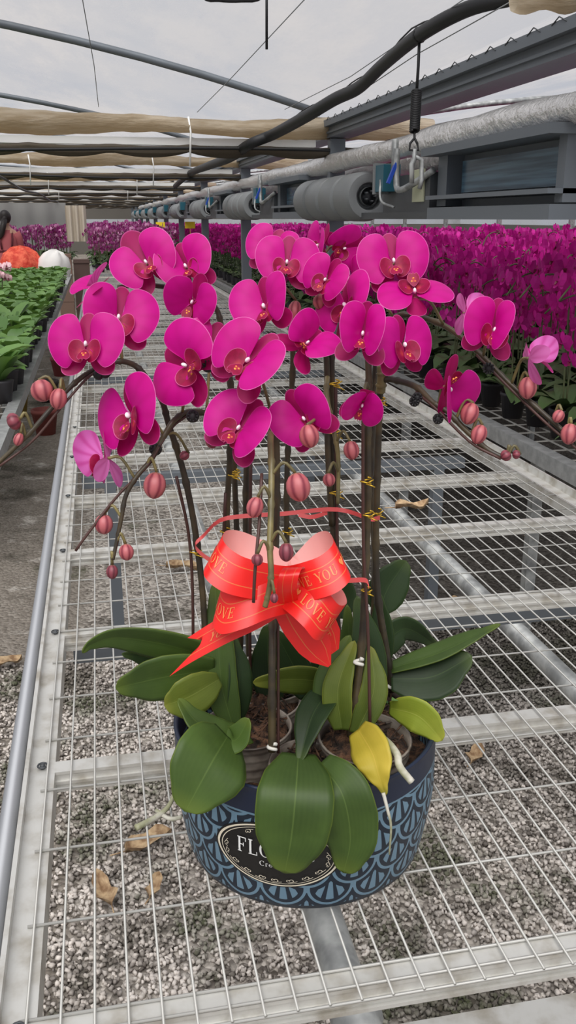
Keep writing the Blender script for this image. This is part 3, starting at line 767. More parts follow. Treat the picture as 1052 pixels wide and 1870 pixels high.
# orange and white covers
M_ORANGE = Mat('orange_tissue', (236, 84, 58), .75); n_ = M_ORANGE.noise(12, 4); M_ORANGE.col(M_ORANGE.mix(n_.ss(.35, .7), (206, 58, 40), (248, 118, 86))); M_ORANGE.bump(M_ORANGE.noise(26, 3), .6, .02)
def dome(px, pyb, w_, h, name, mat, lb, cat, seed, Y=13.3, tilt=0, low=.45):
    rr = random.Random(seed); p = PY(px, pyb, Y); p.z = BZ + .02; mb = MB(); prof = [(w_ * .48, 0), (w_ * .5, h * .2), (w_ * .47, h * .5), (w_ * .36, h * .78), (w_ * .2, h * .95), (.001, h)]
    vs_ = []; M = Matrix.Rotation(tilt, 3, 'Y'); mb.lathe(prof, (0, 0, 0), 28)
    mb.v = [p + M @ (v * (1 + .05 * math.sin(5 * math.atan2(v.y, v.x) + seed) + .03 * math.sin(9 * v.z / h * 2 + 11 * math.atan2(v.y, v.x)))) for v in mb.v]
    return solo(name, mb, mat, lb, cat, loc=p)
dome(38, 492, .60, .38, 'wrapping_heap', M_ORANGE, 'orange red domed heap of wrapping on the aisle bench in front of the person', 'wrapping', 1)
dome(94, 490, .46, .34, 'foam_dome', Mat('white_foam', (232, 230, 226), .7), 'smooth white domed cover on the aisle bench next to the orange heap', 'cover', 2, tilt=.25)
dome(86, 500, .2, .12, 'wrapping_heap', M_ORANGE, 'small orange red wrapping tuft right below the white dome', 'wrapping', 3, Y=12.3)
# person
person = thing('person', (-1.46, 16.4, 0), 'person seen from behind in a dusty pink top, dark hair tied, past the orange heap', 'person')
def skinned():
    v = [(0, 0, .86), (0, .01, 1.05), (0, .01, 1.25), (0, 0, 1.34), (0, -.01, 1.42), (0, -.02, 1.50), (0, -.02, 1.58), (.15, 0, 1.29), (.20, -.03, 1.06), (.12, -.2, .95), (.06, -.27, .95), (-.15, 0, 1.29), (-.20, -.03, 1.06), (-.12, -.2, .95), (-.06, -.27, .95), (.09, 0, .78), (.09, 0, .45), (.09, .02, .06), (.09, -.14, .03), (-.09, 0, .78), (-.09, 0, .45), (-.09, .02, .06), (-.09, -.14, .03)]
    rd = [.15, .14, .14, .09, .05, .085, .07, .06, .045, .035, .035, .06, .045, .035, .035, .09, .065, .045, .035, .09, .065, .045, .035]
    e = [(0, 1), (1, 2), (2, 3), (3, 4), (4, 5), (5, 6), (3, 7), (7, 8), (8, 9), (9, 10), (3, 11), (11, 12), (12, 13), (13, 14), (0, 15), (15, 16), (16, 17), (17, 18), (0, 19), (19, 20), (20, 21), (21, 22)]
    me = bpy.data.meshes.new('body'); me.from_pydata([(-a, -b, c) for a, b, c in v], e, []); o = bpy.data.objects.new('body', me); COL.objects.link(o)
    sk = o.modifiers.new('skin', 'SKIN'); o.modifiers.new('sub', 'SUBSURF').levels = 1; o.modifiers['sub'].render_levels = 1
    if not me.skin_vertices: me.attributes.new('skin', 'FLOAT', 'POINT') if False else None
    return o, me, rd
bo, bme, brd = skinned()
bpy.context.view_layer.objects.active = bo
if not bme.skin_vertices:
    bpy.context.view_layer.update()
sv = bme.skin_vertices[0].data if bme.skin_vertices else None
if sv is not None:
    for i, q in enumerate(brd): sv[i].radius = (q, q)
    sv[0].use_root = True
M_SKIN = Mat('skin', (196, 150, 128), .6); bme.materials.append(M_SKIN.mat); bo.parent = person
M_TOP = Mat('dusty_pink_top', (176, 92, 96), .85); M_HAIR = Mat('dark_hair', (34, 26, 24), .5); M_STRAP = Mat('dark_strap', (96, 34, 44), .8)
mb = MB(); P = []
for i in range(9):
    t = i / 8; z = .80 + .56 * t; rx = .19 - .02 * math.sin(t * 3) + (.0 if t < .8 else -.09 * (t - .8) / .2); ry = .155 - (.0 if t < .8 else .06 * (t - .8) / .2)
    P.append([Vector((-1.46 + rx * math.cos(a), 16.4 + ry * math.sin(a), z)) for a in np.linspace(0, 2 * PI, 25)])
mb.grid(P)
for s in (-1, 1): mb.tube([(-1.46 + s * .14, 16.4, 1.31), (-1.46 + s * .18, 16.41, 1.22), (-1.46 + s * .21, 16.43, 1.05), (-1.46 + s * .17, 16.52, .98)], [.085, .078, .062, .055], 10)
link_mesh('top', mb, M_TOP, person)
mb = MB(); b0 = Vector((-1.46, 16.4, 0))
for s in (-1, 1): mb.tube([b0 + Vector((s * .09, -.02, 1.36)), b0 + Vector((s * .1, -.165, 1.22)), b0 + Vector((s * .08, -.17, 1.05))], .016, 6)
mb.tube([b0 + Vector((-.17, -.08, 1.02)), b0 + Vector((0, -.17, 1.02)), b0 + Vector((.17, -.08, 1.02))], .02, 6); link_mesh('strap', mb, M_STRAP, person)
mb = MB(); mb.ball(b0 + Vector((0, -.0, 1.565)), (.098, .11, .115), 16, 10); mb.ball(b0 + Vector((0, -.1, 1.54)), .04, 10, 6)
mb.tube([b0 + Vector((0, -.11, 1.53)), b0 + Vector((-.03, -.16, 1.42)), b0 + Vector((-.06, -.17, 1.30)), b0 + Vector((-.09, -.17, 1.22))], [.045, .05, .042, .01], 10); link_mesh('hair', mb, M_HAIR, person)
# hanging cloth at the far end, sticky cards, far clutter
M_CLOTH = Mat('pale_cloth', (190, 180, 164), .9)
mb = MB(); a = PY(118, 375, 15.5); b = PY(156, 375, 15.5)
mb.grid([[a.lerp(b, t) + Vector((0, .04 * math.sin(t * 20), -dz)) for dz in np.linspace(0, .55, 6)] for t in np.linspace(0, 1, 30)]); solo('hanging_cloth', mb, M_CLOTH, 'pale cloth hanging in folds at the far end of the aisle', 'cloth')
mb = MB(); a = PY(-60, 375, 20); b = PY(120, 375, 20); mb.grid([[a.lerp(b, t) + Vector((0, .03 * math.sin(t * 30), -dz)) for dz in np.linspace(-.05, a.z - .001, 6)] for t in np.linspace(0, 1, 30)]); solo('grey_tarpaulin', mb, Mat('grey_tarp', (140, 140, 138), .8), 'grey tarpaulin hung across the far left behind the person', 'tarpaulin')
for px, py, Y, lb in ((256, 434, 14.3, 'yellow sticky card above the pale orchids, lowest of the three'), (293, 411, 17, 'yellow sticky card hanging far back, middle of the three'), (347, 411, 15, 'yellow sticky card hanging beside the far columns')):
    p = PY(px, py, Y); mb = MB(); mb.box(p, (.16, .004, .1)); mb.tube([Vector((p.x, p.y + .006, BZ)), p + Vector((0, .006, .05))], .004, 5); solo('sticky_card', mb, M_YELLOW, lb, 'card', smooth=False)
for k, (px, py, Y, c, lb) in enumerate(((150, 480, 13.6, (96, 76, 70), 'brown crate standing at the end of the aisle'), (118, 470, 15, (120, 96, 84), 'brown carton beside the hanging cloth'))):
    p = PY(px, py, Y); mb = MB(); mb.span((p.x - .12, Y - .1, .0), (p.x + .1, Y + .15, p.z + .05)); mb.span((p.x - .125, Y - .11, p.z), (p.x + .105, Y + .155, p.z + .02)); mb.span((p.x - .125, Y - .105, .3), (p.x + .105, Y + .155, .33)); solo('crate', mb, Mat('crate', c, .8), lb, 'crate', loc=(p.x, Y, 0), smooth=False)
# pots and jars on the ground beside the aisle legs
rr = random.Random(8)
for k, (x, y, cl, lb) in enumerate(((-.44, 9.6, (150, 70, 74), 'reddish flower pot standing on the ground under the aisle bench, farther one'), (-.46, 6.9, (146, 76, 70), 'reddish flower pot standing on the ground under the aisle bench, nearer one'), (-.72, 7.6, (168, 140, 60), 'yellowish box under the near end of the aisle bench'), (-.5, 8.2, (64, 60, 60), 'dark flower pot under the aisle bench between the reddish pots'))):
    mb = MB(); mb.lathe([(0, 0), (.07, 0), (.095, .16), (.1, .16), (.1, .19), (.085, .19), (.08, .15), (0, .15)], (x, y, 0), 16); solo('flower_pot', mb, Mat('pot_plastic', cl, .6), lb, 'pot', loc=(x, y, 0))
# ================================================================== planter
D0 = 1.015
PC = Vector((0.2235, 0.9905, BZ + .0035)); HP = .172
M_POT = Mat('fan_pattern_glaze', rough=.42)
u, v = M_POT.uv()           # u: around 0..1, v: height in metres
NF = 18
x = u * NF; W0 = 2 * PI * .158 / NF; hr = .54
yv = (v - .010) / W0
def scale_mask(k):
    par = (k * .5).frac() * 1.0          # 0 or .5
    xs = x - par; cx = (xs + .5).floor(); dx = xs - cx; dy = yv - k * hr
    return dx, dy, (dx * dx + dy * dy).sqrt()
k0 = ((yv + .5) / hr).floor()
dxa, dya, ra = scale_mask(k0); k1 = k0 - 1.0; dxb, dyb, rb = scale_mask(k1); k2 = k0 - 2.0
ina = ra.lt(.5); inv = 1.0 - ina
dx = dxa * ina + dxb * inv; dy = dya * ina + dyb * inv; rr_ = ra * ina + rb * inv
rn = rr_ / .5
ring = rn.gt(.87) * rn.lt(1.0)
inner = rn.lt(.68)
ap = (hr - dy); ang = dx.atan2(ap); rho = (dx * dx + ap * ap).sqrt()
ray_ = ((ang / .34 + .5).frac() - .5).abs().lt(.30)
adx = dx.abs() - .5; far_ = (adx * adx + (dy - hr) * (dy - hr)).sqrt().gt(.60)
fan = inner * ray_ * far_ * rho.gt(.25) * ang.abs().lt(.85)
pat = (ring + fan).min(1.0) * v.gt(.012) * v.lt(.138) 
line = v.gt(.1375) * v.lt(.1400)
wear = M_POT.noise(9, 4)
light = M_POT.mix(wear, (92, 124, 146), (120, 150, 168))
c = M_POT.mix((pat + line).min(1.0), (17, 32, 48), light)
c = M_POT.mix(v.gt(.140) * .8, c, (26, 36, 62))
M_POT.col(c); M_POT.bump(M_POT.noise(60, 2), .08, .002)
planter = thing('planter', PC, 'round navy planter with a pale blue fan pattern, standing on the wire bench', 'planter')
mb = MB()
def wall_r(z):
    t = z / HP
    return .149 + .018 * min(1, t * 1.9) ** .7 - .0015 * t
prof = []
for i in range(25):
    z = HP * i / 24; prof.append((wall_r(z), z))
Mz = Matrix.Rotation(-PH - PI / 2, 3, 'Z')
prof = [(0, .0), (.13, 0), (.146, .0015)] + prof[1:] + [(.1665, HP + .002), (.163, HP + .003), (.160, HP), (.158, HP - .03), (.150, .02), (0, .02)]
mb.lathe(prof, PC, 96, M=Mz)
# give lathe seam a proper uv by duplicating the seam column
def lathe_seam(prof, c, seg, M):
    m = MB(); P = []; U = []
    for r_, z in prof:
        P.append([Vector(c) + M @ Vector((r_ * math.cos(2 * PI * k / seg), r_ * math.sin(2 * PI * k / seg), z)) for k in range(seg + 1)]); U.append([(k / seg, z) for k in range(seg + 1)])
    m.grid([list(q) for q in zip(*P)], 0, [list(q) for q in zip(*U)]); return m
mb = lathe_seam(prof, PC, 112, Matrix.Rotation(PI / 2 - PH, 3, 'Z'))
link_mesh('pot_body', mb, M_POT, planter)

# glyphs -------------------------------------------------------------------
def bar(a, b, w):
    (x0, y0), (x1, y1) = a, b; dx, dy = x1 - x0, y1 - y0; L = math.hypot(dx, dy) or 1; nx, ny = -dy / L * w / 2, dx / L * w / 2
    return [(x0 + nx, y0 + ny), (x0 - nx, y0 - ny), (x1 - nx, y1 - ny), (x1 + nx, y1 + ny)]
def arc(cx, cy, rx, ry, a0, a1, w0, w1, n=14):
    out = []
    for i in range(n):
        q = []
        for t in (i / n, (i + 1) / n):
            a = math.radians(a0 + (a1 - a0) * t); wv = w0 + (w1 - w0) * abs(math.cos(a)); q.append((a, wv))
        p = lambda a, wv, s: (cx + (rx + s * wv / 2) * math.cos(a), cy + (ry + s * w0 / 2) * math.sin(a))
        out.append([p(*q[0], 1), p(*q[0], -1), p(*q[1], -1), p(*q[1], 1)])
    return out
T, S = .15, .06
def glyph(ch):
    sf = lambda x, y, w=.3: [(x - w / 2, y), (x + w / 2, y), (x + w / 2, y + S), (x - w / 2, y + S)]
    if ch == 'L': return [bar((.2, 0), (.2, 1), T), sf(.2, .94), bar((.05, .03), (.68, .03), S), bar((.66, .0), (.66, .25), S)], .78
    if ch == 'F': return [bar((.2, 0), (.2, 1), T), sf(.2, 0), bar((.05, .97), (.68, .97), S), bar((.66, 1), (.66, .74), S), bar((.2, .52), (.5, .52), S), bar((.5, .4), (.5, .64), S)], .76
    if ch == 'E': return [bar((.2, 0), (.2, 1), T), bar((.05, .97), (.66, .97), S), bar((.05, .03), (.7, .03), S), bar((.64, 1), (.64, .76), S), bar((.68, 0), (.68, .26), S), bar((.2, .52), (.5, .52), S), bar((.5, .4), (.5, .64), S)], .8
    if ch == 'O': return arc(.42, .5, .34, .48, 0, 360, S, T, 22), .88
    if ch == 'C': return arc(.42, .5, .34, .48, 45, 315, S, T, 18) + [bar((.68, .7), (.68, .97), S)], .8
    if ch == 'V': return [bar((.12, 1), (.42, 0), T), bar((.72, 1), (.42, 0), S), sf(.12, .94), sf(.72, .94, .24)], .84
    if ch == 'Y': return [bar((.12, 1), (.42, .45), T), bar((.72, 1), (.42, .45), S), bar((.42, .5), (.42, 0), T), sf(.12, .94), sf(.72, .94, .24), sf(.42, 0)], .84
    if ch == 'U': return [bar((.2, 1), (.2, .3), T), bar((.68, 1), (.68, .3), S), sf(.2, .94), sf(.68, .94, .24)] + arc(.44, .3, .24, .27, 180, 360, S, T, 10), .88
    if ch == 'W': return [bar((.1, 1), (.33, 0), T), bar((.33, 0), (.52, .8), S), bar((.52, .8), (.72, 0), T), bar((.72, 0), (.95, 1), S), sf(.1, .94), sf(.95, .94, .22)], 1.06
    if ch == 'R': return [bar((.2, 0), (.2, 1), T), sf(.2, 0), bar((.05, .97), (.45, .97), S), bar((.2, .5), (.45, .5), S), bar((.42, .5), (.75, 0), T)] + arc(.44, .735, .2, .235, -90, 90, S, T, 8), .84
    if ch == 'r': return [bar((.15, 0), (.15, .62), .12), sf(.15, 0, .26)] + arc(.3, .42, .16, .18, 40, 160, .06, .1, 6), .48
    if ch == 'e': return arc(.3, .31, .22, .29, 20, 340, .06, .12, 14) + [bar((.1, .34), (.5, .34), .06)], .58
    if ch == 'a': return arc(.28, .2, .17, .18, 0, 360, .06, .1, 12) + [bar((.46, 0), (.46, .45), .11)] + arc(.3, .42, .16, .18, 0, 140, .06, .1, 6), .6
    if ch == 't': return [bar((.2, 0), (.2, .85), .11), bar((.05, .6), (.38, .6), .06)], .42
    if ch == 'i': return [bar((.15, 0), (.15, .6), .11), bar((.15, .75), (.15, .87), .12)], .3
    if ch == 'v': return [bar((.08, .6), (.28, 0), .11), bar((.48, .6), (.28, 0), .06)], .54
    if ch == '*':   # heart
        h = [(0, .12), (.42, .55), (.44, .78), (.3, .92), (.12, .88), (0, .72), (-.12, .88), (-.3, .92), (-.44, .78), (-.42, .55)]
        return [[(.5 + a, b) for a, b in h]], 1.05
    return [], .45
def text_quads(s, size, x0, y0, center=False, xs=1.0):
    out = []; x = 0
    for ch in s:
        q, w = glyph(ch)
        for p in q: out.append([(x + a, b) for a, b in p])
        x += w + .06
    sh = -x / 2 if center else 0
    return [[(x0 + (a + sh) * size * xs, y0 + b * size) for a, b in p] for p in out], x * size

# oval label plate on the pot ------------------------------------------------
M_PLATE = Mat('black_label', (20, 18, 18), .45); M_CREAM = Mat('cream_print', (232, 222, 200), .5); M_PWHITE = Mat('white_print', (238, 238, 236), .5)
LA = -PI / 2 - PH - math.radians(12.5); LZ = .087; AW, AH = .073, .0445
def pot_map(a, b, off):
    z = LZ + b; r_ = wall_r(max(z, 0)) + off; g = LA + a / .158
    return PC + Vector((r_ * math.cos(g), r_ * math.sin(g), z))
mb = MB()
def ell(k, n, s): g = 2 * PI * k / n; return AW * s * math.cos(g), AH * s * math.sin(g)
def disc(s, off, mi):
    rings = 8; P = []
    for i in range(rings + 1): P.append([pot_map(*ell(k, 64, s * max(i / rings, .001)), off) for k in range(65)])
    mb.grid(P, mi)
def ellring(s0, s1, off, mi):
    mb.grid([[pot_map(*ell(k, 80, s), off) for k in range(81)] for s in (s0, s1)], mi)
disc(1.0, .0012, 0); ellring(1.0, 1.001, .0012, 0)
for q in (0,): mb.grid([[pot_map(*ell(k, 80, 1.0), o) for k in range(81)] for o in (.0, .0012)], 0)
ellring(.925, .965, .0016, 1); ellring(.87, .885, .0016, 1)
def putpoly(quads, off, mi):
    qs = []
    for p in quads:
        if len(p) == 4:
            a, b, c_, d = p; n = 4
            for i in range(n):
                L = lambda p0, p1, t: (p0[0] + (p1[0] - p0[0]) * t, p0[1] + (p1[1] - p0[1]) * t)
                qs.append([L(a, d, i / n), L(b, c_, i / n), L(b, c_, (i + 1) / n), L(a, d, (i + 1) / n)])
        else: qs.append(p)
    for p in qs: mb.add([pot_map(a, b, off) for a, b in p], [tuple(range(len(p)))], mi)
q, wd = text_quads('FLOWER', .0205, .0, -.001, True, .78); putpoly(q, .0024, 2)
q, wd = text_quads('Creative', .0075, .0, -.0145, True); putpoly(q, .0024, 2)
# scroll ornaments along the inside of the ring
def scroll(cx, cy, s, flip, rot):
    c_, s_ = math.cos(rot), math.sin(rot); out = []
    for p in arc(0, 0, .5, .5, 0, 300, .16, .2, 14) + arc(.9, .1, .32, .32, 180, -90, .14, .18, 10) + [bar((-.9, -.35), (.9, -.55), .13), bar((-1.5, -.2), (-.8, -.4), .16)]:
        out.append([(cx + (a * flip * c_ - b * s_) * s, cy + (a * flip * s_ + b * c_) * s) for a, b in p])
    return out
for g in (-150, -128, -108, -90, -72, -52, -30):
    a, b = AW * .77 * math.cos(math.radians(g)), AH * .77 * math.sin(math.radians(g)); putpoly(scroll(a, b, .0044, 1 if g < -90 else -1, math.radians((g + 90) * .5)), .0024, 1)
for g in (90, 60, 120, 172, 190, 8, -10):
    a, b = AW * .79 * math.cos(math.radians(g)), AH * .79 * math.sin(math.radians(g)); putpoly(scroll(a, b, .0038, 1 if g > 90 else -1, math.radians((g - 90) * .8 + 180)), .0024, 1)
link_mesh('label_plate', mb, [M_PLATE, M_CREAM, M_PWHITE], planter, smooth=False)
planter.children[-1]['label'] = 'black oval label with cream scroll border and white lettering'
# filler soil inside the planter between the cups
M_BARK = Mat('bark_soil', (64, 44, 34), .95); n_ = M_BARK.voro(160, out='Color'); M_BARK.col(M_BARK.mix(M_BARK.noise(90, 3).ss(.35, .7), (38, 28, 22), (112, 80, 58))); M_BARK.bump(M_BARK.noise(120, 4), 1, .01)
mb = MB(); rr = random.Random(2); P = []
for i in range(12):
    P.append([PC + Vector((.157 * i / 11 * math.cos(g), .157 * i / 11 * math.sin(g), HP - .05 + rr.uniform(-.006, .006))) for g in np.linspace(0, 2 * PI, 41)])
mb.grid(P); link_mesh('soil', mb, M_BARK, planter)

# ================================================================== orchid materials
M_PET = Mat('magenta_petal', rough=.5, spec=.25)
u, v = M_PET.uv()      # u around / across, v 0 centre .. 1 rim
bk = M_PET.geo('Backfacing')
vein = ((u * 46).sin() * .5 + .5).pow(2.0) * .35
nz = M_PET.noise(20, 3)
front = M_PET.mix(vein * v, (200, 6, 136), (172, 3, 108)); front = M_PET.mix(nz.ss(.4, .75) * .35, front, (214, 22, 156))
front = M_PET.mix(v.ss(.18, .0) * .5, front, (172, 6, 84))
front = M_PET.mix(v.ss(.98, .994) * .75, front, (236, 130, 196))
back = M_PET.mix(vein * 2.0, (222, 116, 196), (196, 66, 150))
pc = M_PET.mix(bk, front, back); M_PET.col(pc); M_PET.translucent(M_PET.mix(.5, pc, (236, 20, 140)), .26)
M_SEP = Mat('deep_sepal', rough=.5, spec=.25)
u, v = M_SEP.uv(); vein = ((u * 60).sin() * .5 + .5).pow(2.0) * .5
front = M_SEP.mix(vein, (160, 6, 90), (132, 6, 68)); front = M_SEP.mix(v.ss(.965, .99) * .6, front, (214, 96, 164))
pc = M_SEP.mix(M_SEP.geo('Backfacing'), front, M_SEP.mix(vein, (214, 118, 186), (190, 80, 150))); M_SEP.col(pc); M_SEP.translucent(M_SEP.mix(.5, pc, (220, 20, 110)), .24)
M_LIP = Mat('crimson_lip', rough=.5, spec=.3)
u, v = M_LIP.uv(); c = M_LIP.mix(M_LIP.noise(140, 2).ss(.45, .6) * .4, (150, 10, 66), (112, 5, 42)); c = M_LIP.mix(v.ss(.45, .0) * .6, c, (206, 70, 60)); c = M_LIP.mix(v.ss(.95, .985) * .7, c, (226, 110, 170)); M_LIP.col(c); M_LIP.translucent((206, 24, 90), .15)
M_CALL = Mat('orange_callus', rough=.45); M_CALL.col(M_CALL.mix(M_CALL.noise(260, 2).ss(.45, .6), (236, 160, 70), (206, 80, 60)))
M_COLM = Mat('pale_column', rough=.4); u, v = M_COLM.uv(); M_COLM.col(M_COLM.mix(v.ss(.35, .8), (250, 236, 244), (206, 70, 150)))
def budmat(name, a, b, tip):
    m = Mat(name, rough=.45); u, v = m.uv(); st = ((u * 6 * PI * 2 + m.noise(40, 2) * 3.0).sin() * .5 + .5).pow(2.5)
    c = m.mix(st, a, b); c = m.mix(v.ss(.25, .0) * .7, c, tip); m.col(c); return m
M_BUD = budmat('pink_bud', (184, 98, 102), (128, 48, 62), (160, 130, 88)); M_BUDD = budmat('dark_bud', (134, 62, 74), (92, 36, 48), (126, 116, 76))
M_SPIKE = Mat('dark_spike', rough=.42); M_SPIKE.col(M_SPIKE.mix(M_SPIKE.noise(24, 3).ss(.35, .7), (48, 42, 34), (84, 72, 48)))
M_SPIKG = Mat('olive_spike', rough=.42); M_SPIKG.col(M_SPIKG.mix(M_SPIKG.noise(30, 3).ss(.35, .7), (96, 88, 58), (134, 122, 76)))
M_STAKE = Mat('brown_stake', (74, 46, 40), .5)
M_TIE = Mat('gold_twist_tie', (214, 176, 60), .3, .7)
M_CLIPW = Mat('white_tape', (226, 224, 214), .6)
M_ROOT = Mat('pale_root', (178, 176, 156), .7); M_ROOT.col(M_ROOT.mix(M_ROOT.noise(30, 3).ss(.4, .65), (150, 150, 118), (206, 202, 190)))
M_CUP = Mat('clear_ribbed_cup', (128, 116, 104), .3); M_CUP.col(M_CUP.mix(M_CUP.noise(20, 3).ss(.4, .6), (96, 86, 78), (156, 146, 134)))
def leafmat(name, a, b, mid, edge):
    m = Mat(name, rough=.5, spec=.35); u, v = m.uv(); n = m.noise(9, 4)
    c = m.mix(n.ss(.3, .72), a, b); q = (v - .5).abs(); c = m.mix(q.lt(.010) * .45, c, mid); c = m.mix(u.ss(.78, 1.0) * .55, c, edge)
    c = m.mix(q.gt(.485) * .5, c, edge)
    fine = ((v * 90.0).sin() * .5 + .5) * .05; c = m.mix(fine, c, mid); m.col(c); m.bump(m.noise(14, 3), .25, .004); m.translucent(c, .12); return m
M_LF = leafmat('green_leaf', (54, 74, 30), (76, 100, 42), (96, 118, 58), (104, 120, 44))
M_LFD = leafmat('dark_leaf', (32, 50, 25), (47, 69, 33), (74, 96, 50), (80, 98, 46))
M_LFO = leafmat('olive_leaf', (74, 90, 30), (104, 118, 40), (134, 146, 72), (140, 140, 54))
M_LFY = leafmat('yellow_leaf', (168, 152, 44), (212, 186, 74), (206, 176, 78), (120, 128, 50))
M_LFP = leafmat('lime_leaf', (122, 140, 40), (160, 168, 62), (176, 182, 90), (176, 176, 70))

# ================================================================== flower builder
def frame(yaw, pitch, roll):
    B = Matrix((RT, UP, -F)).transposed()
    return B @ Matrix.Rotation(math.radians(yaw), 3, 'Y') @ Matrix.Rotation(-math.radians(pitch), 3, 'X') @ Matrix.Rotation(-math.radians(roll), 3, 'Z')
PETAL = [(.045, -.05), (.12, -.13), (.18, -.24), (.26, -.305), (.37, -.25), (.46, -.11), (.502, .06), (.475, .225), (.39, .345), (.27, .395), (.16, .38), (.095, .30), (.065, .19), (.055, .09), (.03, .02)]
SEPAL = [(0, .0), (-.05, .06), (-.095, .16), (-.115, .27), (-.095, .37), (-.045, .435), (0, .45), (.045, .435), (.095, .37), (.115, .27), (.095, .16), (.05, .06)]
SEPAL = SEPAL[::-1]
def fan(mb, outline, base, zf, X, n=44, rings=9, mi=0):
    o = [Vector((p.x, p.y, 0)) for p in crom([(a, b, 0) for a, b in outline], n, True)]
    b = Vector((base[0], base[1], 0)); P = []; U = []
    for i in range(rings + 1):
        t = (i / rings) ** .85; row = []; ur = []
        for k in range(n + 1):
            p = b.lerp(o[k % n], t); row.append(X(Vector((p.x, p.y, zf(p.x, p.y, t)))))
            ur.append((math.atan2(p.y - b.y, p.x - b.x) / (2 * PI) * 1.6 if i else 0, t))
        P.append(row); U.append(ur)
    mb.grid(P, mi, U)
def flower(plant, px, py, D, Wpx, yaw=0, pitch=0, roll=0, cup=4, seed=0, dors=0, lat=0, lip=True, refl=0, stem=None, asym=(0, 0), dsc=1.0):
    c = PD(px, py, D); s = Wpx * depth(c) / FPX; M = frame(yaw, pitch, roll); r = random.Random(seed * 13 + 5)
    W_ = lambda p: c + M @ (p * s)
    def sepal(mb, ang, L, wd, z0, bend):
        ca, sa = math.cos(ang), math.sin(ang); ph = r.uniform(0, 6); rp = r.uniform(.008, .02)
        def X(p):
            q = Vector((p.x * wd, p.y * L, p.z)); a = math.radians(bend) * q.y / .45
            q = Vector((q.x, q.y * math.cos(a * .5), q.z + z0 - q.y * math.sin(a * .5)))
            return W_(Vector((q.x * ca + q.y * sa, -q.x * sa + q.y * ca, q.z)))
        fan(mb, SEPAL, (0, .01), lambda x, y, t: -.9 * x * x + rp * math.sin(9 * y + ph) * t, X, 30, 7)
    mb = MB()
    sepal(mb, 0, dsc + r.uniform(-.04, .04), 1.12 * dsc ** 2, -.035, dors + r.uniform(-6, 6))
    sepal(mb, math.radians(138 + r.uniform(-5, 5)), 1.06, 1.25, -.05, lat + r.uniform(-6, 10)); sepal(mb, math.radians(-138 + r.uniform(-5, 5)), 1.06, 1.25, -.05, lat + r.uniform(-6, 10))
    fl = link_mesh('flower', mb, M_SEP, plant)
    for sg, cadd in ((1, asym[1]), (-1, asym[0])):
        mb = MB(); ph = r.uniform(0, 6); a = math.radians(cup + cadd + r.uniform(-5, 5)); tw = math.radians(r.uniform(-6, 6)); amp = r.uniform(.008, .02)
        def zf(x, y, t):
            d = math.hypot(x, y - .04); return .075 * math.sin(min(1, d / .36) * PI * .5) - 1.1 * (d - .26) ** 2 * (d > .26) + .05 * (y - .1) * abs(x) + amp * math.sin(3 * math.atan2(y, x) + ph) * t * t - refl * d * d
        def X(p, sg=sg):
            q = p.copy(); x0 = .02; dx = q.x - x0
            q = Vector((x0 + dx * math.cos(a) - q.z * math.sin(a), q.y, q.z * math.cos(a) + dx * math.sin(a)))
            q = Vector((q.x, q.y * math.cos(tw) - q.z * math.sin(tw), q.z * math.cos(tw) + q.y * math.sin(tw)))
            return W_(Vector((q.x * sg, q.y, q.z)))
        fan(mb, PETAL, (.03, .01), zf, X)
        if sg < 0: mb.f = [f[::-1] for f in mb.f]
        link_mesh('petal', mb, M_PET, fl)
    if lip:
        mb = MB()
        for sg in (1, -1):       # upright side lobes
            o = [(.01, -.04), (.03, .045), (.085, .085), (.145, .06), (.175, -.02), (.155, -.11), (.1, -.165), (.03, -.16)]
            def X(p, sg=sg): return W_(Vector((p.x * sg * 1.2, p.y * 1.22 - .045, p.z)))
            fan(mb, o, (.04, -.06), lambda x, y, t: .05 + 3.4 * (x - .02) ** 2 + .35 * max(0, -.05 - y), X, 26, 6)
        o = [(0, -.05), (-.05, -.09), (-.085, -.16), (-.05, -.215), (-.012, -.2), (0, -.235), (.012, -.2), (.05, -.215), (.085, -.16), (.05, -.09)]
        fan(mb, o, (0, -.12), lambda x, y, t: .09 + .12 * min(1, max(0, (-.05 - y) / .17)) - 2.2 * x * x, lambda p: W_(p + Vector((0, -.03, 0))), 26, 5)
        for q in ((-.022, -.135, .125), (.022, -.135, .125), (0, -.165, .15), (-.03, -.175, .14), (.03, -.18, .14)):
            mb.ball(W_(Vector(q) + Vector((0, -.015, 0))), .018 * s, 8, 6, 1)
        link_mesh('lip', mb, [M_LIP, M_CALL], fl)
        mb = MB(); mb.ball(W_(Vector((0, .0, .07))), Vector((.022, .036, .04)) * s, 12, 8, 0, M @ Matrix.Rotation(.5, 3, 'X')); link_mesh('column', mb, M_COLM, fl)
    return W_(Vector((0, 0, -.04))), fl

def bud(plant, px, py, D, w, h, ang=0, dark=False, q=None, name='bud'):
    c = PD(px, py, D); k = depth(c) / FPX; mb = MB(); B = Matrix((RT, UP, -F)).transposed() @ Matrix.Rotation(math.radians(-ang), 3, 'Z')
    prof = [(.001, 1.0), (.3, .96), (.62, .8), (.9, .45), (1.0, .05), (.96, -.3), (.78, -.66), (.5, -.9), (.22, -1.02), (.001, -1.06)]
    P = []; U = []
    for i, (r_, z) in enumerate(prof):
        row = []; ur = []
        for j in range(25):
            g = 2 * PI * j / 24; rr = r_ * w * (1 - .05 * abs(math.cos(1.5 * g)) ** 6); row.append(c + B @ Vector((rr * math.cos(g), z * h, rr * math.sin(g))) * k); ur.append((j / 24, i / 9))
        P.append(row); U.append(ur)
    mb.grid(P, 0, U); link_mesh(name, mb, M_BUDD if dark else M_BUD, plant)
    return c + B @ Vector((0, h * k, 0)), c

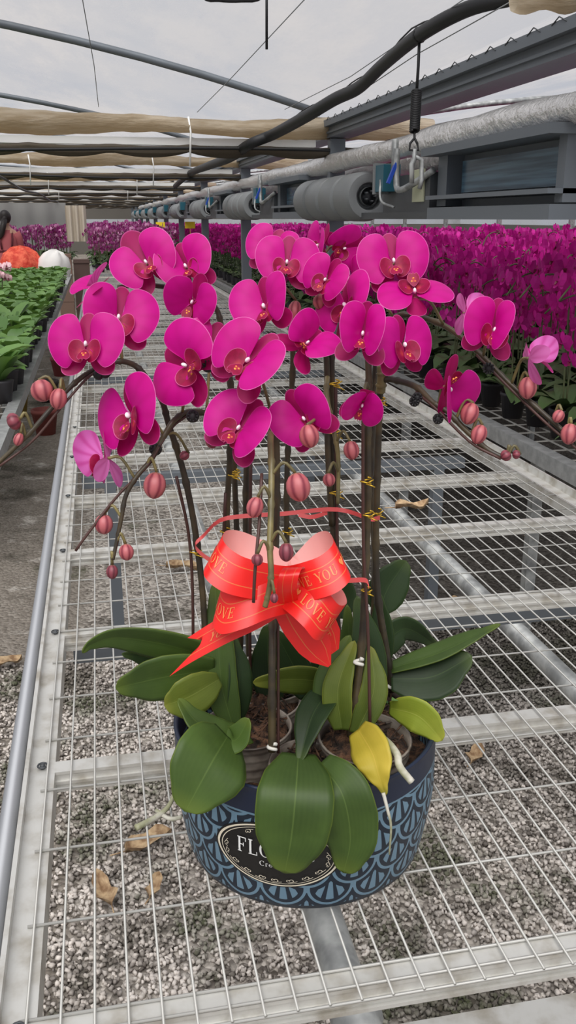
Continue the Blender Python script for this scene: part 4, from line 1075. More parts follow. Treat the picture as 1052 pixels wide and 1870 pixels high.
def leaf(plant, spine, wpx, mat, roll=0, fold=.25, prof=(.35, .8, 1.0, .98, .8, .45, .03), n=34, wav=0, tipr=.3):
    pts = [PD(*p) for p in spine]; c = crom(pts, n); P = []; pr = list(prof[:-1]); wl = []
    for i in range(n + 1):
        t = i / n; f_ = t * len(pr); a_ = min(int(f_), len(pr) - 1); b_ = min(a_ + 1, len(pr) - 1); q = pr[a_] + (pr[b_] - pr[a_]) * (f_ - a_); wl.append(max(.02, q * (math.sqrt(max(0, 1 - ((t - 1 + tipr) / tipr) ** 2)) if t > 1 - tipr else 1)))
    k = depth(pts[len(pts) // 2]) / FPX; hw = wpx * k / 2
    for i in range(n + 1):
        t = (c[min(i + 1, n)] - c[max(i - 1, 0)]).normalized(); vw = (CAM - c[i]).normalized()
        side = t.cross(vw); side = side.normalized() if side.length > .05 else RT.copy()
        nrm = side.cross(t).normalized(); a = math.radians(roll); sd = side * math.cos(a) + nrm * math.sin(a); nn = -side * math.sin(a) + nrm * math.cos(a)
        row = []
        for j in range(11):
            s = (j - 5) / 5; x = s * hw * wl[i]
            row.append(c[i] + sd * x + nn * (fold * abs(x) * (1.2 - .5 * abs(s)) + wav * hw * math.sin(i * .7 + s * 2) * abs(s)))
        P.append(row)
    mb = MB(); mb.grid(P); th = .0011
    o = link_mesh('leaf', mb, mat, plant)
    m = o.modifiers.new('thick', 'SOLIDIFY'); m.thickness = .0016; m.offset = 0
    return o

def path(pts): return [PD(*p) for p in pts]
def spike(plant, pts, r0, r1, mat=None, nodes=True, name='flower_spike', extra=()):
    """pts: list of (px,py,D); extra: pedicel list of (3D start, 3D end)"""
    c = crom(path(pts), max(16, len(pts) * 7)); n = len(c); mb = MB(); rs = [r0 + (r1 - r0) * i / (n - 1) for i in range(n)]
    if nodes:
        for i in range(5, n - 3, 9): rs[i] *= 1.28
    if not extra: mb.tube(c, rs, 10)
    for a, b in extra:
        a, b = Vector(a), Vector(b); m = (a + b) / 2 + Vector((0, 0, .012)); mb.tube(crom([a, m, b], 8), [.0017] * 9, 6)
        link_mesh('pedicel', mb, M_SPIKG, plant); mb = MB()
    if not extra: link_mesh(name, mb, mat or M_SPIKE, plant)
    return c
def near(c, p): return min(c, key=lambda q: (q - p).length)
def stake(plant, pts, r=.0019):
    mb = MB(); mb.tube(crom(path(pts), 14), r, 7); link_mesh('stake', mb, M_STAKE, plant)
def tie(plant, px, py, D, w=10, white=False, s=0):
    w *= .8
    c = PD(px, py, D); k = depth(c) / FPX; mb = MB(); r_ = w * k
    mb.tube([c + RT * (r_ * math.cos(a)) - F * (r_ * .6 * math.sin(a)) + UP * (.0004 * i) for i, a in enumerate(np.linspace(0, 2.4 * PI, 20))], .0009 if not white else .0022, 6)
    if not white:
        for q in ((.9, .5), (1.2, -.4)): mb.tube([c - F * r_ * .6, c + RT * (r_ * q[0]) + UP * (r_ * q[1]) - F * r_ * .9, c + RT * (r_ * (q[0] + .5)) + UP * (r_ * q[1] * 1.6) - F * r_ * .7], .0008, 5)
    link_mesh('twist_tie' if not white else 'white_clip', mb, M_CLIPW if white else M_TIE, plant)
def ped(c, b, f=0): return (near(c, b), b)
# ================================================================== the orchids in the planter
def plant(dx, dy, label):
    return thing('moth_orchid', PC + Vector((dx, dy, .045)), label, 'orchid')
def cup(t, dx, dy, r0=.045, r1=.055, h=.125, ribs=False, tilt=0):
    c = PC + Vector((dx, dy, .045)); M = Matrix.Rotation(tilt, 3, 'X') @ Matrix.Rotation(tilt * .4, 3, 'Y'); mb = MB(); prof = [(0, 0), (r0, 0)]
    for i in range(1, 33):
        z = h * i / 32; prof.append((r0 + (r1 - r0) * i / 32 + (.0014 * math.sin(i * 2.1) if i > 10 else 0), z))
    prof += [(r1 + .002, h + .001), (r1 - .001, h + .002), (r1 - .002, h - .01)]
    mb.lathe(prof, c, 36, M=M); link_mesh('nursery_cup', mb, M_CUP, t)
    rr = random.Random(int(dx * 1000)); mb = MB(); P = []
    for i in range(9):
        P.append([c + M @ Vector(((r1 - .002) * i / 8 * math.cos(g), (r1 - .002) * i / 8 * math.sin(g), h - .012 + .02 * (1 - i / 8) + rr.uniform(-.004, .004))) for g in np.linspace(0, 2 * PI, 25)])
    mb.grid(P)
    for k in range(40):
        a, q = rr.uniform(0, 6.28), (r1 - .012) * math.sqrt(rr.random()); b = c + M @ Vector((q * math.cos(a), q * math.sin(a), h + .002)); e = Vector((rr.uniform(-1, 1), rr.uniform(-1, 1), rr.uniform(-.2, .7))) * .012
        mb.tube([b - e, b, b + e], .0012, 4)
    link_mesh('potting_bark', mb, M_BARK, t)

# ---- A: left plant, spike arching over to the far left
A = plant(-.075, -.005, 'leftmost orchid in the planter, its spike arching far out over the aisle')
cup(A, -.075, -.005)
A1 = spike(A, [(378, 1290, 1.0), (372, 1110, 1.0), (358, 980, 1.0), (341, 887, .995), (326, 830, .99), (308, 775, .985), (297, 735, .98), (277, 703, .98), (251, 671, .98), (222, 660, .97), (190, 668, .96), (155, 685, .95), (120, 715, .94), (90, 750, .93), (50, 795, .92), (-10, 852, .91)], .0040, .0024)
stake(A, [(352, 1290, 1.0), (352, 1100, 1.0), (345, 980, 1.0), (322, 870, .995)]); stake(A, [(190, 672, .955), (160, 690, .945), (115, 740, .93), (60, 805, .92), (-10, 858, .905)], .0014)
FLW = []
def fl(*a, **k): FLW.append((a, k))
def addfl(P, C, *a, **k):
    b, o = flower(P, *a, **k); return ped(C, b)
def addbud(P, C, *a, **k):
    b, c = bud(P, *a, **k); return (near(C, b), b)
E_ = []
E_.append(addfl(A, A1, 159, 630, .93, 143, yaw=-3, pitch=6, roll=0, seed=1))
E_.append(addfl(A, A1, 217, 582, .98, 146, yaw=8, pitch=8, roll=6, seed=2, asym=(30, 0)))
E_.append(addbud(A, A1, 77, 713, .93, 21, 20, -20)); E_.append(addbud(A, A1, 107, 728, .925, 16, 19, 10))
E_.append(addbud(A, A1, 26, 770, .915, 17, 12, 65, dark=True)); E_.append(addbud(A, A1, 34, 802, .91, 9, 12, 20))
E_.append(addfl(A, A1, 172, 526, .99, 100, yaw=-58, pitch=46, roll=-20, cup=30, lip=False, seed=3))
for (p, q, d) in ((178, 683, .95), (197, 680, .955), (126, 737, .93)):
    pass
mb = MB()
for (p, q) in ((180, 684), (192, 681), (196, 676)): mb.ball(PD(p, q, .95), .006, 10, 6)
link_mesh('dark_node', mb, M_BLACK, A)
spike(A, [(120, 715, .94), (119, 714, .94)], .001, .001, extra=E_, nodes=False, name='pedicel', mat=M_SPIKG)
tie(A, 356, 1012, 1.0, 12)

# ---- B: second spike on the left, branching down to the front
Bp = plant(-.05, .055, 'planter orchid whose long budded spike droops left, low over the wire mesh')
cup(Bp, -.05, .055)
B1 = spike(Bp, [(412, 1290, 1.05), (412, 1100, 1.05), (414, 950, 1.05), (420, 830, 1.04), (418, 770, 1.02), (385, 757, 1.0), (345, 752, .98), (318, 768, .96), (297, 800, .95), (277, 838, .94), (250, 870, .93), (230, 905, .925), (222, 945, .92), (213, 990, .915), (206, 1022, .91)], .0042, .0020)
stake(Bp, [(345, 757, .975), (310, 785, .955), (270, 850, .935), (215, 905, .925), (160, 975, .91), (138, 1006, .905)], .0015); stake(Bp, [(404, 1290, 1.05), (404, 1100, 1.05), (412, 900, 1.045)], .0022)
E_ = [addfl(Bp, B1, 243, 760, .93, 168, yaw=-42, pitch=4, roll=-18, cup=10, dors=-15, seed=4),
      addfl(Bp, B1, 192, 838, .93, 126, yaw=-112, pitch=-8, roll=-12, cup=32, seed=5),
      addfl(Bp, B1, 344, 668, .95, 166, yaw=-34, pitch=0, roll=-62, cup=8, seed=6),
      addfl(Bp, B1, 388, 640, 1.02, 128, yaw=10, pitch=4, roll=15, seed=7),
      addbud(Bp, B1, 283, 886, .93, 21, 24, 8), addbud(Bp, B1, 190, 957, .92, 17, 18, 0), addbud(Bp, B1, 231, 1008, .915, 14, 15, -6), addbud(Bp, B1, 205, 1044, .91, 11, 13, 0, dark=True),
      addbud(Bp, B1, 337, 832, .98, 9, 9, 60, dark=True)]
spike(Bp, [(385, 757, 1.0), (384, 757, 1.0)], .001, .001, extra=E_, nodes=False, name='pedicel', mat=M_SPIKG)
for (p, q) in ((284, 820), (352, 760), (380, 668)):
    mb = MB(); mb.ball(PD(p, q, .95), .0072, 12, 8)
    for k in range(9): mb.tube([PD(p, q, .95), PD(p + 10 * math.cos(k * .7), q + 10 * math.sin(k * .7), .943)], .0012, 4)
    link_mesh('dark_node', mb, M_BLACK, Bp)
tie(Bp, 425, 872, 1.04, 10); tie(Bp, 411, 975, 1.045, 11)

# ---- C: front centre plant with the hanging tip in front of the bow
Cp = plant(-.005, -.075, 'front planter orchid, its budded spike tip hanging before the red bow')
cup(Cp, -.018, -.078, .04, .05, .115, tilt=.12)
C1 = spike(Cp, [(497, 1372, .915), (497, 1225, .93), (499, 1110, .96), (503, 1000, .97), (505, 900, .97), (504, 800, .97), (497, 760, .96)], .0048, .0040)
C2 = spike(Cp, [(497, 760, .96), (494, 800, .91), (496, 860, .872), (495, 930, .850), (493, 1000, .832), (495, 1050, .824), (490, 1085, .822), (484, 1108, .822)], .0035, .0028, mat=M_SPIKG)
stake(Cp, [(508, 1375, .92), (508, 1200, .94), (507, 1080, .97)]); stake(Cp, [(478, 865, .875), (474, 950, .845), (466, 1040, .824), (463, 1100, .822)], .0017)
E_ = [addfl(Cp, C1, 438, 783, .90, 148, yaw=-10, pitch=8, roll=34, cup=12, asym=(0, 18), seed=8),
      addfl(Cp, C1, 455, 661, .90, 160, yaw=-12, pitch=10, roll=42, cup=10, asym=(0, 20), seed=9),
      addbud(Cp, C2, 466, 926, .845, 16, 19, 14), addbud(Cp, C2, 545, 889, .862, 23, 26, -12), addbud(Cp, C2, 523, 1008, .826, 14, 17, 0, dark=True), addbud(Cp, C2, 470, 1022, .820, 11, 11, 0, dark=True), addbud(Cp, C2, 501, 1092, .814, 8, 9, 0, dark=True),
      addbud(Cp, C1, 386, 806, .92, 11, 13, -20, dark=True)]
spike(Cp, [(495, 930, .875), (495, 932, .875)], .001, .001, extra=E_, nodes=False, name='pedicel', mat=M_SPIKG)
tie(Cp, 497, 1369, .913, 9, white=True)

# ---- D: back left plant, flowers at the upper left
Dp = plant(-.04, .095, 'back planter orchid bearing the three uppermost flowers on the left')
cup(Dp, -.03, .1)
D1 = spike(Dp, [(440, 1290, 1.1), (437, 1100, 1.1), (432, 960, 1.1), (427, 840, 1.1), (423, 720, 1.1), (405, 600, 1.1), (392, 560, 1.1), (360, 535, 1.09), (310, 525, 1.08), (255, 520, 1.07), (215, 525, 1.06)], .0042, .0026)
D2 = spike(Dp, [(457, 1290, 1.08), (449, 1000, 1.08), (450, 850, 1.08), (452, 740, 1.08), (440, 600, 1.1)], .0040, .0034)
stake(Dp, [(458, 1300, 1.07), (456, 1100, 1.07), (458, 830, 1.07)], .0022)
E_ = [addfl(Dp, D1, 268, 482, 1.06, 130, yaw=-4, pitch=10, roll=-33, cup=14, dors=-10, dsc=1.25, seed=10),
      addfl(Dp, D1, 342, 488, 1.06, 122, yaw=-18, pitch=6, roll=-24, seed=11, cup=14, asym=(25, 0)),
      addfl(Dp, D1, 354, 549, 1.04, 116, yaw=-22, pitch=-26, roll=30, cup=26, seed=12)]
spike(Dp, [(300, 525, 1.08), (299, 525, 1.08)], .001, .001, extra=E_, nodes=False, name='pedicel', mat=M_SPIKG)
tie(Dp, 429, 868, 1.09, 10); tie(Dp, 450, 1212, 1.075, 8, white=True)

# ---- E: back centre plant
Ep = plant(.03, .1, 'back planter orchid with paired thick stems rising to the topmost centre flowers')
cup(Ep, .035, .1)
E1 = spike(Ep, [(618, 1290, 1.07), (614, 1090, 1.07), (609, 960, 1.07), (606, 800, 1.07), (605, 660, 1.07), (600, 560, 1.07), (580, 500, 1.08), (545, 480, 1.08), (500, 500, 1.07), (470, 540, 1.05)], .0050, .0030)
E2 = spike(Ep, [(606, 960, 1.06), (598, 800, 1.06), (597, 670, 1.06), (590, 600, 1.05)], .0040, .0034)
E3 = spike(Ep, [(598, 690, 1.05), (596, 720, 1.02), (606, 770, 1.0), (616, 820, .99), (618, 860, .985), (617, 920, .98)], .0032, .0022, mat=M_SPIKG)
stake(Ep, [(622, 1300, 1.06), (616, 1000, 1.06), (613, 700, 1.06)], .0022)
E_ = [addfl(Ep, E1, 524, 481, 1.02, 120, yaw=0, pitch=6, roll=6, cup=6, seed=13),
      addfl(Ep, E1, 486, 561, .98, 136, yaw=-28, pitch=6, roll=-10, cup=28, lat=-20, seed=14),
      addfl(Ep, E1, 597, 512, 1.0, 102, yaw=-28, pitch=0, roll=34, cup=16, seed=15),
      addfl(Ep, E1, 586, 450, 1.08, 98, yaw=-70, pitch=4, roll=34, cup=12, seed=16),
      addfl(Ep, E1, 628, 451, 1.09, 92, yaw=14, pitch=-36, roll=66, cup=16, seed=17),
      addfl(Ep, E1, 497, 456, 1.1, 104, yaw=-8, pitch=10, roll=20, cup=10, seed=18),
      addfl(Ep, E2, 557, 630, .96, 128, yaw=34, pitch=22, roll=54, cup=40, seed=19),
      addfl(Ep, E3, 557, 764, .93, 134, yaw=-16, pitch=-6, roll=-32, cup=30, seed=20),
      addbud(Ep, E3, 565, 796, .89, 19, 21, -10), addbud(Ep, E3, 642, 822, .97, 15, 17, -10), addbud(Ep, E3, 601, 876, .965, 12, 12, -10),
      addbud(Ep, E1, 538, 568, 1.04, 13, 19, 10), addbud(Ep, E1, 585, 551, 1.02, 14, 14, 0)]
spike(Ep, [(605, 700, 1.06), (605, 701, 1.06)], .001, .001, extra=E_, nodes=False, name='pedicel', mat=M_SPIKG)
tie(Ep, 609, 706, 1.055, 14); tie(Ep, 607, 795, 1.05, 13); tie(Ep, 612, 905, 1.05, 12)
E4 = spike(Ep, [(530, 1290, 1.1), (524, 1000, 1.1), (524, 880, 1.1), (527, 800, 1.1), (535, 660, 1.08), (530, 600, 1.06)], .0040, .0032)
tie(Ep, 524, 975, 1.095, 10)

# ---- G: right front plant
Gp = plant(.055, -.05, 'front planter orchid with a yellow drooping leaf and a ribbed clear cup')
cup(Gp, .058, -.058, .044, .056, .128, tilt=.05)
G1 = spike(Gp, [(640, 1345, .95), (654, 1240, .96), (663, 1150, .97), (669, 1000, .98), (672, 900, .98), (672, 800, .98), (674, 720, .98), (672, 640, .98)], .0048, .0036)
stake(Gp, [(676, 1340, .94), (672, 1150, .955), (664, 1000, .97), (663, 800, .97), (664, 740, .97)], .0020)
E_ = [addfl(Gp, G1, 663, 611, .93, 134, yaw=-8, pitch=4, roll=10, cup=52, dors=-34, seed=21),
      addfl(Gp, G1, 636, 560, 1.0, 136, yaw=-50, pitch=14, roll=-18, seed=22, cup=10),
      addfl(Gp, G1, 734, 631, .95, 132, yaw=28, pitch=2, roll=-8, cup=8, seed=23),
      addfl(Gp, G1, 662, 735, .92, 106, yaw=-10, pitch=-52, roll=22, cup=44, dors=-40, lat=-30, seed=24)]
spike(Gp, [(674, 720, .98), (674, 721, .98)], .001, .001, extra=E_, nodes=False, name='pedicel', mat=M_SPIKG)
tie(Gp, 668, 884, .97, 12); tie(Gp, 668, 1083, .965, 10); tie(Gp, 655, 1214, .955, 9, white=True); tie(Gp, 672, 945, .97, 12)
# ---- H: right plant, lower arch
Hp = plant(.085, .02, 'planter orchid whose lower right spike ends in small buds above the bench rail')
cup(Hp, .088, .02)
H1 = spike(Hp, [(717, 1262, 1.05), (704, 1180, 1.05), (690, 1090, 1.05), (686, 1000, 1.05), (688, 900, 1.05), (691, 800, 1.05), (694, 720, 1.04), (702, 694, 1.03), (730, 696, 1.01), (762, 708, .99), (790, 735, .97), (818, 752, .96), (850, 785, .95), (890, 820, .94), (925, 838, .93)], .0050, .0026)
H1g = spike(Hp, [(695, 716, 1.035), (697, 690, 1.03), (696, 668, 1.03)], .0056, .0050, mat=M_SPIKG)
stake(Hp, [(760, 716, .985), (800, 750, .96), (860, 808, .945), (915, 838, .93)], .0016)
E_ = [addfl(Hp, H1, 815, 708, .95, 132, yaw=48, pitch=-24, roll=150, cup=44, seed=25),
      addbud(Hp, H1, 858, 755, .95, 17, 20, 20), addbud(Hp, H1, 875, 793, .945, 15, 18, 20), addbud(Hp, H1, 924, 832, .93, 11, 9, 60, dark=True), addbud(Hp, H1, 943, 830, .93, 9, 7, 90, dark=True)]
spike(Hp, [(790, 735, .97), (790, 736, .97)], .001, .001, extra=E_, nodes=False, name='pedicel', mat=M_SPIKG)
for (p, q) in ((762, 726), (800, 765), (757, 733)):
    mb = MB(); mb.ball(PD(p, q, .955), .0058, 12, 8)
    for k in range(9): mb.tube([PD(p, q, .955), PD(p + 9 * math.cos(k * .7), q + 9 * math.sin(k * .7), .948)], .0011, 4)
    link_mesh('dark_node', mb, M_BLACK, Hp)
if 1: tie(Hp, 697, 738, 1.03, 7); tie(Hp, 687, 940, 1.045, 12); tie(Hp, 716, 1258, 1.045, 8, white=True)
# ---- I: right back plant, upper arch
Ip = plant(.07, .085, 'planter orchid whose upper right spike arches out before the orchid field')
cup(Ip, .078, .088)
I1 = spike(Ip, [(680, 1290, 1.12), (684, 1050, 1.12), (680, 900, 1.12), (682, 760, 1.12), (690, 640, 1.11), (720, 580, 1.10), (770, 580, 1.08), (820, 600, 1.05), (870, 640, 1.02), (920, 690, 1.0), (970, 735, .98), (1060, 815, .95)], .0044, .0026)
stake(Ip, [(870, 648, 1.01), (930, 708, .99), (1000, 775, .965), (1060, 825, .945)], .0016)
E_ = [addfl(Ip, I1, 718, 479, 1.03, 134, yaw=0, pitch=6, roll=-8, cup=6, seed=26),
      addfl(Ip, I1, 757, 540, 1.0, 140, yaw=-4, pitch=48, roll=176, seed=27, cup=8),
      addfl(Ip, I1, 900, 602, .97, 130, yaw=10, pitch=-8, roll=14, cup=8, asym=(0, 72), seed=28),
      addfl(Ip, I1, 850, 572, 1.0, 88, yaw=118, pitch=10, roll=10, cup=52, seed=29),
      addfl(Ip, I1, 970, 654, .97, 112, yaw=104, pitch=8, roll=50, cup=58, lip=False, dors=-40, lat=-40, seed=30),
      addfl(Ip, I1, 642, 508, 1.09, 104, yaw=-62, pitch=0, roll=14, seed=31),
      addbud(Ip, I1, 964, 708, .975, 17, 20, 5), addbud(Ip, I1, 1020, 760, .955, 11, 12, 30), addbud(Ip, I1, 1040, 792, .95, 16, 19, 10)]
spike(Ip, [(870, 640, 1.02), (870, 641, 1.02)], .001, .001, extra=E_, nodes=False, name='pedicel', mat=M_SPIKG)
mb = MB(); mb.ball(PD(892, 673, 1.0), .0062, 12, 8)
for k in range(10): mb.tube([PD(892, 673, 1.0), PD(892 + 11 * math.cos(k * .63), 673 + 11 * math.sin(k * .63), .992)], .0011, 4)
link_mesh('dark_node', mb, M_BLACK, Ip)

# ------------------------------------------------------------------ leaves
W1 = (.5, .85, 1.0, 1.0, .85, .55, .04)
RND = (.35, .8, 1.0, 1.02, .95, .7, .04)
LNG = (.6, .9, 1.0, .9, .7, .4, .03)
leaf(A, [(385, 1200, 1.0), (300, 1176, .98), (215, 1164, .97), (168, 1176, .965), (150, 1192, .96)], 68, M_LF, 40, .2, (.9, 1.1, 1.0, .7, .45, .25, .03))
leaf(A, [(370, 1225, 1.02), (290, 1205, 1.01), (222, 1194, 1.0)], 44, M_LFD, 20, .2)
leaf(A, [(392, 1222, .985), (300, 1236, .965), (211, 1256, .95)], 84, M_LF, 30, .15, (.55, .9, 1.05, 1.1, 1.0, .7, .04))
leaf(A, [(400, 1240, .97), (345, 1272, .95), (300, 1288, .94)], 76, M_LFO, 20, .15, RND)
leaf(Bp, [(425, 1325, .97), (405, 1250, .98), (398, 1150, 1.0), (393, 1062, 1.02)], 62, M_LF, 10, .3, W1)
leaf(Bp, [(430, 1320, .98), (437, 1240, .985), (425, 1160, 1.0)], 48, M_LFD, -20, .3, W1)
leaf(Cp, [(455, 1345, .925), (410, 1342, .905), (360, 1320, .90), (325, 1276, .91)], 58, M_LF, -38, .3, (.6, .9, 1.0, 1.0, .9, .6, .04))
leaf(Cp, [(395, 1345, .91), (430, 1352, .895), (455, 1312, .895)], 52, M_LF, 25, .3, RND)
leaf(A, [(415, 1345, .90), (385, 1395, .85), (338, 1482, .825)], 138, M_LF, 14, .08, (.5, .85, 1.02, 1.08, 1.0, .75, .05))
leaf(Cp, [(545, 1378, .90), (540, 1450, .84), (532, 1530, .828), (520, 1594, .83)], 142, M_LF, 0, .10, (.45, .85, 1.0, 1.0, .92, .68, .05))
o = leaf(Gp, [(585, 1395, .885), (625, 1450, .848), (640, 1530, .84), (628, 1594, .84)], 104, M_LF, -6, .12, (.5, .8, 1.0, 1.05, .95, .7, .06), wav=.03)
leaf(Cp, [(600, 1262, .97), (570, 1310, .93), (547, 1392, .89)], 62, M_LFD, -24, .3, (.6, .95, 1.0, 1.0, .8, .5, .04))
leaf(Cp, [(600, 1246, 1.0), (540, 1240, .985), (462, 1246, .98)], 62, M_LFO, 35, .15, W1)
leaf(Dp, [(500, 1280, 1.06), (490, 1220, 1.07), (488, 1140, 1.08)], 66, M_LFD, 10, .2, W1)
leaf(Ep, [(560, 1270, 1.05), (535, 1215, 1.05), (500, 1150, 1.04)], 60, M_LFD, -15, .2, W1)
leaf(Ep, [(590, 1290, 1.06), (598, 1200, 1.06), (610, 1130, 1.06)], 58, M_LFD, 0, .3, W1)
leaf(Gp, [(600, 1312, .955), (603, 1240, .965), (640, 1160, .985)], 56, M_LF, 20, .35, W1)
leaf(Gp, [(624, 1332, .94), (618, 1255, .95), (648, 1170, .975)], 56, M_LFO, 14, .35, W1)
leaf(Gp, [(650, 1340, .945), (682, 1262, .96), (676, 1180, .985)], 52, M_LFO, -12, .3, W1)
leaf(Ep, [(645, 1300, 1.03), (640, 1200, 1.04), (634, 1104, 1.05)], 40, M_LF, 10, .3, W1)
leaf(Hp, [(672, 1310, 1.0), (672, 1200, 1.01), (652, 1088, 1.03)], 66, M_LFD, -16, .3, W1)
leaf(Ip, [(692, 1120, 1.12), (708, 1075, 1.13), (742, 1024, 1.14)], 70, M_LFD, -10, .2, RND)
leaf(Ip, [(690, 1240, 1.10), (698, 1160, 1.11), (690, 1080, 1.12)], 44, M_LFD, 0, .3, W1)
leaf(Ip, [(690, 1190, 1.10), (740, 1148, 1.12), (804, 1184, 1.13)], 52, M_LFD, -24, .2, (.7, 1, 1, .95, .75, .45, .03))
leaf(Hp, [(714, 1222, 1.05), (800, 1194, 1.05), (860, 1166, 1.05), (914, 1140, 1.05)], 50, M_LF, 48, .3, LNG)
leaf(Hp, [(714, 1240, 1.045), (790, 1236, 1.04), (862, 1198, 1.04)], 84, M_LFD, 18, .15, (.55, .9, 1.05, 1.1, 1.0, .65, .04))
leaf(Hp, [(712, 1292, .99), (765, 1308, .965), (808, 1352, .955)], 60, M_LFP, -22, .15, (.4, .8, 1.05, 1.1, 1.0, .7, .05))
leaf(Gp, [(655, 1332, .92), (680, 1375, .88), (692, 1415, .862), (704, 1452, .856)], 80, M_LFY, -20, .2, (.55, .95, 1.0, .85, .6, .3, .05), wav=.04)
Gp.children[-1]['label'] = 'yellowing drooping leaf'
Ep_dark = leaf(Ep, [(625, 1130, 1.09), (628, 1085, 1.1), (612, 1050, 1.1)], 44, M_LFD, 0, .2, RND)
# aerial roots
def root(t, pts, r0, r1, mat=None):
    c = crom(path(pts), 24); mb = MB(); mb.tube(c, [r0 + (r1 - r0) * i / 24 for i in range(25)], 9); link_mesh('aerial_root', mb, mat or M_ROOT, t)
root(Gp, [(672, 1345, .93), (700, 1350, .90), (724, 1376, .875), (730, 1400, .86), (752, 1428, .853)], .0048, .0040)
root(Gp, [(700, 1448, .855), (708, 1480, .850), (714, 1510, .848), (711, 1560, .85)], .0022, .0010)
# root scraps on the mesh left of the planter
mb = MB(); z = BZ + .006
mb.tube(crom([PZ(248, 1512, z), PZ(285, 1492, z), PZ(308, 1472, z + .01), PZ(322, 1440, z + .03)], 16), [.0045 - .00012 * i for i in range(17)], 8)
mb.tube(crom([PZ(285, 1480, z), PZ(310, 1495, z), PZ(332, 1492, z)], 10), .003, 7); solo('loose_root', mb, M_ROOT, 'pale dried orchid root lying on the mesh against the left side of the planter', 'root')
# small weeds on the bark
mb = MB(); rr = random.Random(6)
for k in range(26):
    c0 = PD(rr.uniform(680, 770), rr.uniform(1275, 1325), 1.0 + rr.uniform(-.02, .03)); mb.add([c0 + Vector((rr.uniform(-1, 1), rr.uniform(-1, 1), rr.uniform(-.3, .3))) * .006 for _ in range(5)], [(0, 1, 2), (0, 2, 3), (0, 3, 4)])
link_mesh('weed_sprig', mb, M_GLEAF, Hp, smooth=False)

# ================================================================== the ribbon bow
M_RED = Mat('red_satin_ribbon', rough=.34, spec=.55)
u, v = M_RED.uv()
gl = ((v - .27).abs().lt(.012) + (v - .73).abs().lt(.012)).min(1.0)
inn = M_RED.geo('Backfacing')
c = M_RED.mix(gl * .8, (236, 34, 30), (222, 124, 66)); c = M_RED.mix(inn, c, (244, 170, 164)); M_RED.col(c); M_RED.translucent(M_RED.mix(inn, (240, 40, 34), (244, 120, 110)), .18)
M_GOLDP = Mat('gold_print', (222, 130, 70), .4)
BK = PD(545, 1062, .865)
bow = thing('ribbon_bow', BK, 'red satin bow printed with gold LOVE YOU lettering, tied to the stems above the pot', 'bow')
def ribbon(name, center, wdir, width, text=None, flip=1, ts=.34, u0=0, both=False, notch=0, gap=.5, wv=None):
    """center: (px,py,D) list, wdir: (right,up,toward) in picture axes, normal side given by flip"""
    c = crom(path(center), 60); n = len(c); wd = [Vector(w) for w in (wdir if isinstance(wdir[0], (tuple, list)) else [wdir, wdir])]
    Wd = []
    for i in range(n):
        t = i / (n - 1) * (len(wd) - 1); k = min(int(t), len(wd) - 2); q = wd[k].lerp(wd[k + 1], t - k); Wd.append((RT * q.x + UP * q.y - F * q.z).normalized())
    wl = lerps(list(wv), n - 1) if wv else [1] * n
    L = [0]
    for i in range(1, n): L.append(L[-1] + (c[i] - c[i - 1]).length)
    def at(uu, vv, off):
        uu = max(0, min(L[-1] - 1e-6, uu)); i = max(j for j in range(n - 1) if L[j] <= uu); t = (uu - L[i]) / max(1e-9, L[i + 1] - L[i])
        p = c[i].lerp(c[i + 1], t); wdv = Wd[i].lerp(Wd[i + 1], t); ww = width * (wl[i] * (1 - t) + wl[i + 1] * t); tg = (c[i + 1] - c[i]).normalized(); nn = tg.cross(wdv).normalized()
        return p + wdv * (ww * (vv - .5)) + nn * off * flip
    P = []; U = []; NV = 9
    for i in range(n):
        row = []; ur = []
        for j in range(NV):
            vv = j / (NV - 1); uu = L[i]
            if notch and i >= n - 14: uu = L[i] - (1 - abs(2 * vv - 1)) * notch * ((i - (n - 15)) / 14.0)
            row.append(at(uu, vv, 0)); ur.append((uu / width, vv))
        P.append(row); U.append(ur)
    mb = MB(); mb.grid(P, 0, U)
    if flip < 0: mb.f = [f[::-1] for f in mb.f]
    if text:
        q, tw = text_quads(text, 1, 0, 0); h = width * ts
        for p in q:
            pp = [at(u0 + a * h * .62, .5 + (b - .5) * ts * .78, .0006) if flip > 0 else at(L[-1] - u0 - a * h * .62, .5 - (b - .5) * -ts * .78, .0006) for a, b in p]
            mb.add(pp, [tuple(range(len(pp)))], 1)
    o = link_mesh(name, mb, [M_RED, M_GOLDP], bow); return o
TXT = 'LOVE YOU ** LOVE YOU ** LOVE YOU'
RW = .043
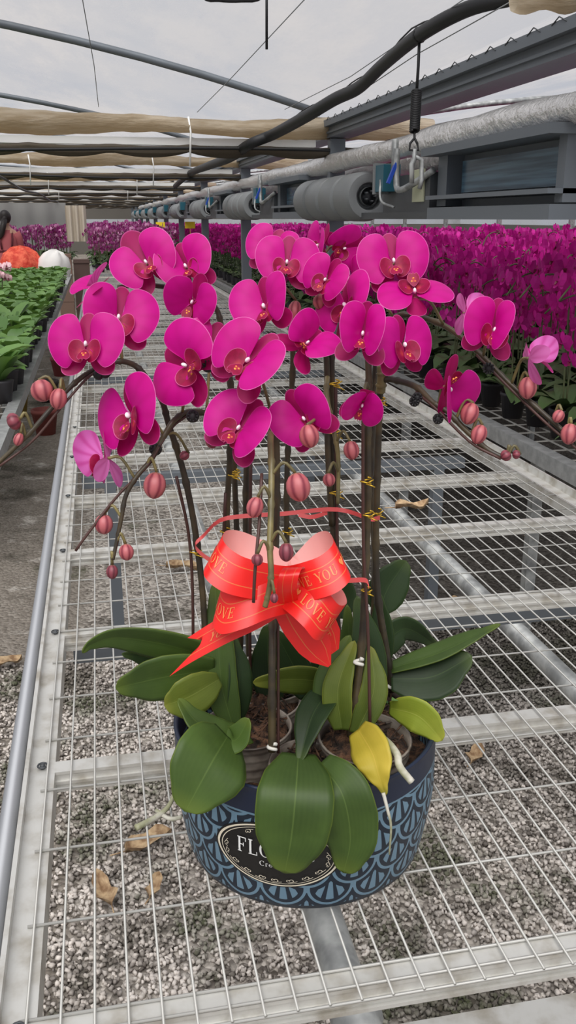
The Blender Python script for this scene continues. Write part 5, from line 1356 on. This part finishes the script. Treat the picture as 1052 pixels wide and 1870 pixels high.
# loops (from the knot outwards on the near face, round, and back behind)
ribbon('loop', [(535, 1068, .872), (480, 1062, .855), (425, 1048, .848), (392, 1022, .858), (396, 1000, .885), (430, 1002, .905), (490, 1030, .90), (538, 1060, .885)], (.42, .80, -.42), RW, '** LOVE YOU ** LOVE', -1)
ribbon('loop', [(535, 1066, .872), (560, 1062, .853), (600, 1048, .848), (624, 1024, .86), (614, 1002, .888), (590, 1006, .905), (560, 1036, .90), (540, 1060, .885)], (-.38, .82, -.42), RW, 'LOVE YOU ** LOVE', 1)
ribbon('loop', [(540, 1082, .866), (500, 1092, .848), (455, 1110, .838), (412, 1120, .842), (398, 1098, .86), (425, 1085, .878), (490, 1078, .882), (538, 1078, .876)], (.22, .92, -.25), RW, 'LOVE YOU ** LOVE', -1)
ribbon('loop', [(530, 1074, .866), (552, 1090, .846), (576, 1112, .834), (597, 1136, .834), (612, 1132, .85), (604, 1108, .866), (575, 1084, .874), (540, 1072, .872)], (.58, .80, -.2), RW, '** LOVE YOU **', 1)
ribbon('loop', [(527, 1100, .848), (524, 1075, .834), (528, 1050, .832), (536, 1036, .846), (540, 1046, .868), (536, 1085, .872)], (1, .05, 0), .020, None, -1)
ribbon('tail', [(535, 1085, .872), (490, 1112, .862), (430, 1140, .855), (370, 1172, .85), (326, 1200, .85)], (.42, .9, -.05), RW * 1.02, 'YOU ** LOVE YOU', -1, notch=.034, u0=.040)
ribbon('tail', [(530, 1100, .88), (548, 1135, .88), (570, 1170, .88), (586, 1192, .88), (602, 1216, .88)], (.75, .65, -.1), RW, None, 1, wv=(1, 1, .9, .7, .1))
ribbon('tail', [(560, 1090, .886), (582, 1130, .888), (600, 1165, .89), (612, 1190, .892)], (.8, .55, -.1), RW * .8, 'U ** LOVE', 1, wv=(1, 1, .9, .3))
mb = MB(); mb.ball(PD(540, 1080, .868), (.014, .012, .018), 14, 10); link_mesh('knot', mb, M_RED, bow)
# thin pull ribbon tied round the stems
M_STRAPR = Mat('thin_pink_red_ribbon', (222, 84, 84), .45)
def strap(pts, w=8):
    c = crom(path(pts), 30); mb = MB(); k = depth(c[0]) / FPX * w / 2; P = []
    for i, p in enumerate(c): P.append([p - UP * k, p + UP * k + F * .001])
    mb.grid(P); link_mesh('pull_ribbon', mb, M_STRAPR, bow)
strap([(394, 1028, .90), (372, 1015, .95), (356, 996, .985), (372, 978, .99), (402, 950, 1.03), (450, 942, 1.03), (520, 938, 1.03), (600, 930, 1.04), (640, 935, 1.04), (676, 948, 1.0), (694, 945, 1.03)], 9)
strap([(545, 940, 1.03), (570, 944, 1.03), (598, 936, 1.04)], 8)
strap([(610, 1062, .90), (640, 1060, .93), (668, 1060, .955), (674, 1072, .955)], 9)
